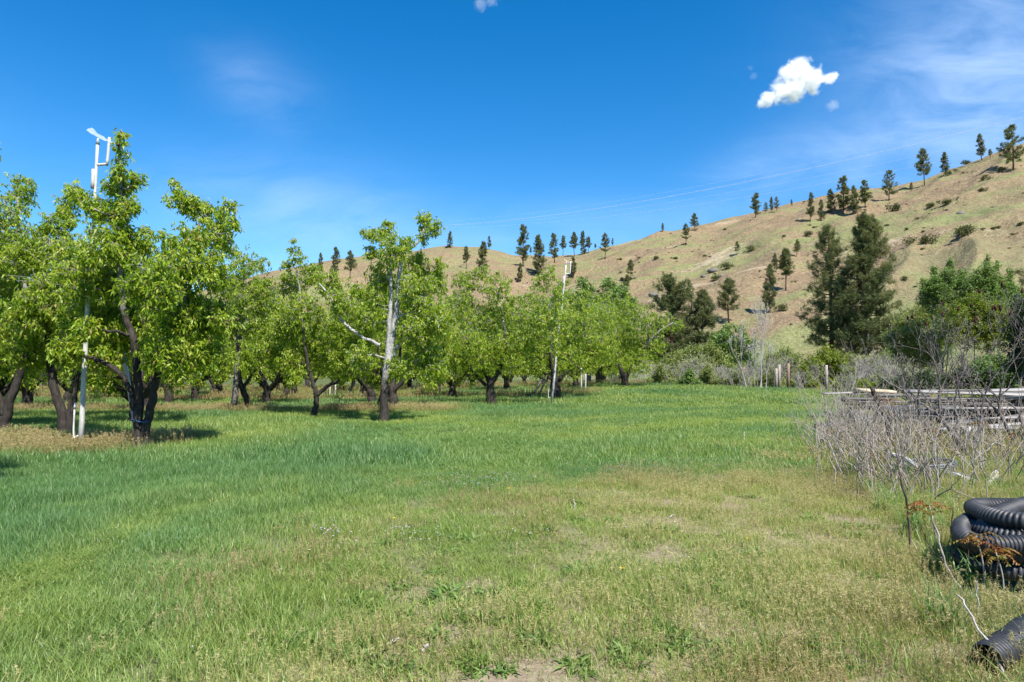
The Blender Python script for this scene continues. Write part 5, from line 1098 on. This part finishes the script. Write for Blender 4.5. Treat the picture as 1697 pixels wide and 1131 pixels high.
def scatter(name, label, pts, rot, scl, idx, dry, protos):
    me = bpy.data.meshes.new(name); me.vertices.add(len(pts)); me.vertices.foreach_set('co', np.asarray(pts, np.float32).ravel())
    for nm_, ty, arr, key in (('rot', 'FLOAT_VECTOR', rot, 'vector'), ('scl', 'FLOAT_VECTOR', scl, 'vector'), ('idx', 'INT', idx, 'value'), ('dry', 'FLOAT', dry, 'value')):
        a = me.attributes.new(nm_, ty, 'POINT'); a.data.foreach_set(key, np.asarray(arr, np.int32 if ty == 'INT' else np.float32).ravel())
    o = bpy.data.objects.new(name, me); col.objects.link(o); tag(o, label, kind='stuff')
    pc = bpy.data.collections.new(name + '_blades')
    for p in protos: pc.objects.link(p)
    ng = bpy.data.node_groups.new(name + '_scatter', 'GeometryNodeTree'); ng.interface.new_socket('Geometry', in_out='INPUT', socket_type='NodeSocketGeometry'); ng.interface.new_socket('Geometry', in_out='OUTPUT', socket_type='NodeSocketGeometry')
    N, L = ng.nodes, ng.links; gi = N.new('NodeGroupInput'); go = N.new('NodeGroupOutput'); ip = N.new('GeometryNodeInstanceOnPoints'); ci = N.new('GeometryNodeCollectionInfo')
    ci.inputs['Collection'].default_value = pc; ci.inputs['Separate Children'].default_value = True; ci.inputs['Reset Children'].default_value = True
    def na(nm_, ty):
        a = N.new('GeometryNodeInputNamedAttribute'); a.data_type = ty; a.inputs['Name'].default_value = nm_; return a.outputs['Attribute']
    L.new(gi.outputs[0], ip.inputs['Points']); L.new(ci.outputs[0], ip.inputs['Instance']); ip.inputs['Pick Instance'].default_value = True
    L.new(na('idx', 'INT'), ip.inputs['Instance Index'])
    e2r = N.new('FunctionNodeEulerToRotation'); L.new(na('rot', 'FLOAT_VECTOR'), e2r.inputs[0]); L.new(e2r.outputs[0], ip.inputs['Rotation']); L.new(na('scl', 'FLOAT_VECTOR'), ip.inputs['Scale'])
    L.new(ip.outputs[0], go.inputs[0]); md = o.modifiers.new('scatter', 'NODES'); md.node_group = ng
    return o

G = []
for q in range(4): G.append(tuft('meadow_a%d' % q, 500 + q, 190, 0.26, 0.195, 0.0046, 0.6, M['meadow']))           # 0-3 near, lush
for q in range(3): G.append(tuft('meadow_b%d' % q, 510 + q, 170, 0.48, 0.25, 0.0085, 0.55, M['meadow']))             # 4-6 middle
for q in range(3): G.append(tuft('meadow_c%d' % q, 520 + q, 170, 0.95, 0.26, 0.017, 0.5, M['meadow'], seg=2))      # 7-9 far
for q in range(3): G.append(tuft('meadow_d%d' % q, 530 + q, 180, 0.26, 0.090, 0.0044, 0.85, M['meadow']))           # 10-12 near, short
for q in range(2): G.append(tuft('meadow_e%d' % q, 540 + q, 70, 0.14, 0.50, 0.009, 0.6, M['meadow']))              # 13-14 long coarse tufts
D_ = []
for q in range(3): D_.append(tuft('straw_a%d' % q, 600 + q, 60, 0.26, 0.13, 0.0040, 0.7, M['strawgrass'], heads=24))  # 0-2 near, wispy seed heads
for q in range(3): D_.append(tuft('straw_b%d' % q, 610 + q, 70, 0.45, 0.22, 0.010, 0.7, M['strawgrass'], heads=26))  # 3-5 middle
for q in range(2): D_.append(tuft('straw_c%d' % q, 620 + q, 80, 0.75, 0.30, 0.022, 0.6, M['strawgrass'], heads=20, seg=2))  # 6-7 far strips
rng = np.random.default_rng(99)
def field(y0, y1, dens, margin=3.2, umax=0.80):
    A = (umax * (y1 * y1 - y0 * y0)) + 2 * margin * (y1 - y0); n_ = int(A * dens); y = np.sqrt(rng.random(n_) * (y1 * y1 - y0 * y0) + y0 * y0); x = (rng.random(n_) * 2 - 1) * (umax * y + margin); return x, y
P_, R_, S_, I_, Dr_ = [], [], [], [], []; p2, r2_, s2, i2, d2 = [], [], [], [], []
def put(dst, x, y, sc_, sz, idx, dry):
    n_ = len(x)
    if n_ == 0: return
    dst[0].append(np.stack([x, y, ground_z(x, y)], -1)); dst[1].append(np.stack([rng.normal(0, 0.08, n_), rng.normal(0, 0.08, n_), rng.random(n_) * 6.28], -1)); dst[2].append(np.stack([sc_, sc_, sz], -1)); dst[3].append(idx); dst[4].append(dry)
g1, g2 = (P_, R_, S_, I_, Dr_), (p2, r2_, s2, i2, d2)
for y0, y1, dens, zone in ((2.6, 6, 34, 0), (6, 12, 24, 0), (12, 18, 12, 1), (18, 32, 7.5, 1), (32, 75, 2.2, 2)):
    x, y = field(y0, y1, dens); L = lush(x, y); st = strip(x, y); jk = junk(x, y); rr = rng.random(len(x))
    tall = 0.66 + 0.75 * fbm(x * 0.35, y * 0.35, 3, 31) + 0.5 * fbm(x * 1.3, y * 1.3, 2, 32); tall = np.clip(tall, 0.30, 1.6)
    # mown wheel tracks curving along the orchard
    trk = np.exp(-((np.abs(x - lush_edge(y) + 3.3 + 0.5 * vnoise(y * 0.2, 0 * y, 3)) - 0.85) / 0.28) ** 2); tall = tall * (1 - 0.5 * trk)
    trk2 = (np.exp(-((y - (19.2 + 0.42 * (x - 1))) / 0.9) ** 2) + np.exp(-((y - (23.4 + 0.50 * (x - 1))) / 0.8) ** 2)) * sstep(-4, 1, x) * sstep(16, 10, x); trk = np.maximum(trk, trk2); tall = tall * (1 - 0.3 * trk2)
    dry = np.clip(0.30 + 0.55 * (1 - L) + 1.15 * fbm(x * 0.26, y * 0.26, 4, 33) + 0.25 * fbm(x * 1.5, y * 1.5, 2, 37) + 0.55 * trk + 0.26 * sstep(13, 26, y) - 0.38 * sstep(-0.5, -3.5, x) * sstep(18, 10, y), 0, 1)
    bare_ = sstep(0.26, 0.58, fbm(x * 1.1 + 3, y * 1.1, 4, 34) + 0.50 * np.exp(-(((x + 0.75) / 0.7) ** 2 + ((y - 5.0) / 0.8) ** 2))) * (1 - L)
    A = (rr < L) & (st < 0.5) & (jk < 0.5)
    if zone == 0:
        put(g1, x[A], y[A], 0.9 + 0.3 * rng.random(A.sum()), tall[A], rng.integers(0, 4, A.sum()), dry[A])
        B = (~A) & (st < 0.5) & (jk < 0.5) & (rng.random(len(x)) > bare_ * 0.93); sub = B & (rng.random(len(x)) < 0.92); put(g1, x[sub], y[sub], 0.85 + 0.3 * rng.random(sub.sum()), 0.75 + 0.6 * rng.random(sub.sum()) * tall[sub], rng.integers(10, 13, sub.sum()), np.clip(dry[sub] + 0.12, 0, 1))
        wisp = sstep(-0.2, 0.35, fbm(x * 0.4 + 7, y * 0.4, 3, 36) + 0.25 * sstep(0, 3, x)); C = B & (rng.random(len(x)) < 0.12 + 0.5 * wisp); put(g2, x[C], y[C], 0.9 + 0.3 * rng.random(C.sum()), 0.75 + 0.5 * rng.random(C.sum()), rng.integers(0, 3, C.sum()), np.clip(0.1 + 1.1 * fbm(x[C] * 0.55, y[C] * 0.55, 3, 51) + 0.25 * rng.random(C.sum()), 0, 0.8))
    else:
        lo, hi = ((4, 7) if zone == 1 else (7, 10)); sz = tall * (1.0 if zone == 1 else 0.95)
        put(g1, x[A], y[A], 0.9 + 0.3 * rng.random(A.sum()), sz[A], rng.integers(lo, hi, A.sum()), dry[A])
        B = (~A) & (st < 0.5) & (jk < 0.5); put(g1, x[B], y[B], 0.9 + 0.3 * rng.random(B.sum()), 0.5 * sz[B], rng.integers(lo, hi, B.sum()), np.clip(dry[B] + 0.25, 0, 1)); C = B & (rng.random(len(x)) < 0.45); put(g2, x[C], y[C], np.full(C.sum(), 0.9), 0.5 + 0.3 * rng.random(C.sum()), rng.integers(3, 6, C.sum()), 0.2 * rng.random(C.sum()))
    # brown strips under the trees and the rough corner
    S = (st >= 0.5); a_, b_ = (3, 6) if zone < 2 else (6, 8)
    put(g2, x[S], y[S], 0.9 + 0.4 * rng.random(S.sum()), 0.6 + 0.8 * rng.random(S.sum()), rng.integers(a_, b_, S.sum()), np.clip(0.35 + 0.8 * fbm(x[S] * 0.6, y[S] * 0.6, 2, 41) + 0.3, 0, 1))
    S2 = S & (rng.random(len(x)) < 0.55 + 0.5 * fbm(x * 0.5, y * 0.5, 2, 43)); put(g1, x[S2], y[S2], np.full(S2.sum(), 0.9), 0.8 + 0.5 * rng.random(S2.sum()), rng.integers(4, 7, S2.sum()), np.full(S2.sum(), 0.3))
    J = (jk >= 0.5) & (st < 0.5) & (x < 0.8 * y + 3.2) & ((((x - 4.45) / 1.15) ** 2 + ((y - 5.5) / 0.95) ** 2) > 1); J1 = J & (rr < 0.62); put(g1, x[J1], y[J1], 0.8 + 0.4 * rng.random(J1.sum()), (0.9 + 0.6 * rng.random(J1.sum())) * np.where(y[J1] < 7, 0.6, 1.0), (rng.integers(0, 4, J1.sum()) if zone == 0 else rng.integers(4, 7, J1.sum())), np.clip(dry[J1] - 0.1, 0, 1))
    J2 = J & (rr > 0.5); put(g2, x[J2], y[J2], 0.9 + 0.3 * rng.random(J2.sum()), 0.9 + 0.7 * rng.random(J2.sum()), (rng.integers(0, 3, J2.sum()) if zone == 0 else rng.integers(3, 6, J2.sum())), 0.5 * rng.random(J2.sum()))
    if zone == 0:
        e = np.interp(y, [2, 4, 5.2, 7, 9, 12], [2.7, 2.9, 3.2, 4.0, 4.9, 6.0]); K = (np.abs(x - e - 0.25) < 0.5) & (rng.random(len(x)) < 0.10); put(g1, x[K], y[K], 0.8 + 0.4 * rng.random(K.sum()), 0.5 + 0.5 * rng.random(K.sum()), rng.integers(13, 15, K.sum()), np.full(K.sum(), 0.15))
cat_ = lambda g_: (np.vstack(g_[0]), np.vstack(g_[1]), np.vstack(g_[2]), np.concatenate(g_[3]), np.concatenate(g_[4]))
scatter('meadow_grass', 'green meadow grass covering the lawn between orchard and rough ground', *cat_(g1), G)
scatter('dry_grass', 'straw-coloured seeding grass in patches and under the trees', *cat_(g2), D_)

# broad-leaved weeds standing out in the short turf
def weed(seed, n_, L, up):
    rg = np.random.default_rng(seed); f = Buf(); P = rg.normal(0, 0.05, (n_, 3)) * [1, 1, 0] + [0, 0, 0.005]; az = rg.random(n_) * 6.28; el = up + rg.normal(0, 0.25, n_); D = np.stack([np.cos(az) * np.cos(el), np.sin(az) * np.cos(el), np.sin(el)], -1)
    f.leaves(P + np.stack([np.cos(az), np.sin(az), 0 * az], -1) * 0.06 * rg.random((n_, 1)), D, L * (0.5 + 0.6 * rg.random(n_)), L * 0.20, rg, 0.45); o = f.obj('weed_clump', M['weed_leaf']); col.objects.unlink(o); return o
wp = [weed(1, 60, 0.11, 0.55), weed(2, 80, 0.09, 0.75), weed(3, 50, 0.13, 0.7), weed(4, 90, 0.075, 0.5)]
WS = [(605, 985), (620, 1000), (590, 1000), (635, 990), (545, 945), (665, 975), (757, 1002), (770, 1025), (800, 985), (820, 985), (848, 1035), (870, 1035), (830, 1025), (905, 1010), (965, 948), (985, 950), (880, 890), (900, 880), (1020, 865), (1060, 850), (1045, 890), (1175, 930), (1195, 925), (1210, 820), (1240, 825), (1180, 830), (1140, 945),
      (700, 1050), (720, 1055), (775, 1075), (790, 1095), (795, 1115), (560, 1075), (540, 1085), (590, 1095), (430, 1095), (445, 1085), (190, 1050), (205, 1052), (1070, 1040), (1085, 1045), (1045, 1075), (950, 1105), (970, 1115), (1330, 1010), (1270, 1095), (1290, 1100), (1255, 1095), (740, 915), (725, 950), (860, 970), (690, 880), (1320, 830), (1040, 845), (1100, 880)]
rgw = np.random.default_rng(44)
WS += [(rgw.uniform(420, 1450), rgw.uniform(800, 1125)) for q in range(110)]
for q, (px, py) in enumerate(WS):
    o = wp[q % 4].copy(); col.objects.link(o); p = ground_hit(px, py); o.location = tuple(p); s_ = 0.62 + 0.5 * ((q * 37) % 10) / 10; o.scale = (s_, s_, s_ * 0.85); o.rotation_euler = (0, 0, q * 1.7)
    tag(o, 'clump of dark green broad-leaved weed standing out in the short dry turf', 'weed', 'broad-leaved weeds in the turf')
# small lilac wildflowers
fl, st_ = Buf(), Buf(); rg = np.random.default_rng(12)
for cx_, cy_, sx, sy, n_ in [(790, 810, 70, 12, 150), (540, 905, 30, 22, 40), (690, 905, 50, 10, 30), (1010, 790, 90, 6, 60), (1150, 780, 60, 6, 30), (950, 900, 300, 60, 40)]:
    for q in range(n_):
        p = ground_hit(rg.normal(cx_, sx * 0.6), rg.normal(cy_, sy * 0.6)); h = 0.10 + 0.12 * rg.random(); c = p + [rg.normal(0, 0.03), rg.normal(0, 0.03), h]; st_.twigs(p[None], c[None], 0.002, 0.0015, rg.normal(0, 0.01, (1, 3)), 0.3)
        K = 5; a = np.arange(K) * 6.28 / K + rg.random(); fl.leaves(np.repeat(c[None], K, 0), np.stack([np.cos(a), np.sin(a), np.full(K, 0.5)], -1), 0.0065 + 0.004 * rg.random(), 0.006, rg, 0.1)
o = fl.obj('wildflowers', M['flower']); tag(o, 'tiny lilac flowers sprinkled through the turf', kind='stuff'); s_ = st_.obj('flower_stalks', M['weed_leaf'], o)
for q, (px, py) in enumerate([(653, 870), (843, 818), (1031, 957), (1240, 905)]):
    b = Buf(); p = ground_hit(px, py); K = 14; a = np.arange(K) * 6.28 / K; b.leaves(np.repeat(np.array([[0, 0, 0.07]]), K, 0), np.stack([np.cos(a), np.sin(a), np.full(K, 0.35)], -1), 0.025, 0.009, rg, 0.1); t = thing('dandelion', 'yellow dandelion bloom in the turf', 'flower', p, 'dandelions'); b.obj('bloom', M['yellow_flower'], t); b = Buf(); b.tube([[0, 0, -0.01], [0.004, 0, 0.07]], 0.002, 4); b.obj('stalk', M['weed_leaf'], t)

for q, (px, py, tx, ty, r_, lab) in enumerate([(952, 848, 950, 828, 0.010, 'short white stick upright in the turf right of the lilac flowers'), (312, 1090, 316, 1072, 0.007, 'pale twig upright in the grass at the bottom left'), (1232, 735, 1233, 716, 0.014, 'thin pale stake in the lawn left of the dead stems'), (700, 1083, 708, 1078, 0.012, 'bleached scrap of wood on the bare soil'), (640, 1072, 662, 1066, 0.008, 'flat dry twig on the bare soil patch'), (1105, 862, 1120, 856, 0.008, 'dry twig lying in the dry turf')]):
    g0 = ground_hit(px, py); g1_ = at(tx, ty, g0[1]) if abs(tx - px) < 5 else ground_hit(tx, ty) + [0, 0, 0.03]; stick([g0 + [0, 0, 0.01], (g0 + g1_) / 2 + [0.01, 0, 0.015], g1_], r_, r_ * 0.6, 'bleached_bark', lab, 'stick', 'stick')
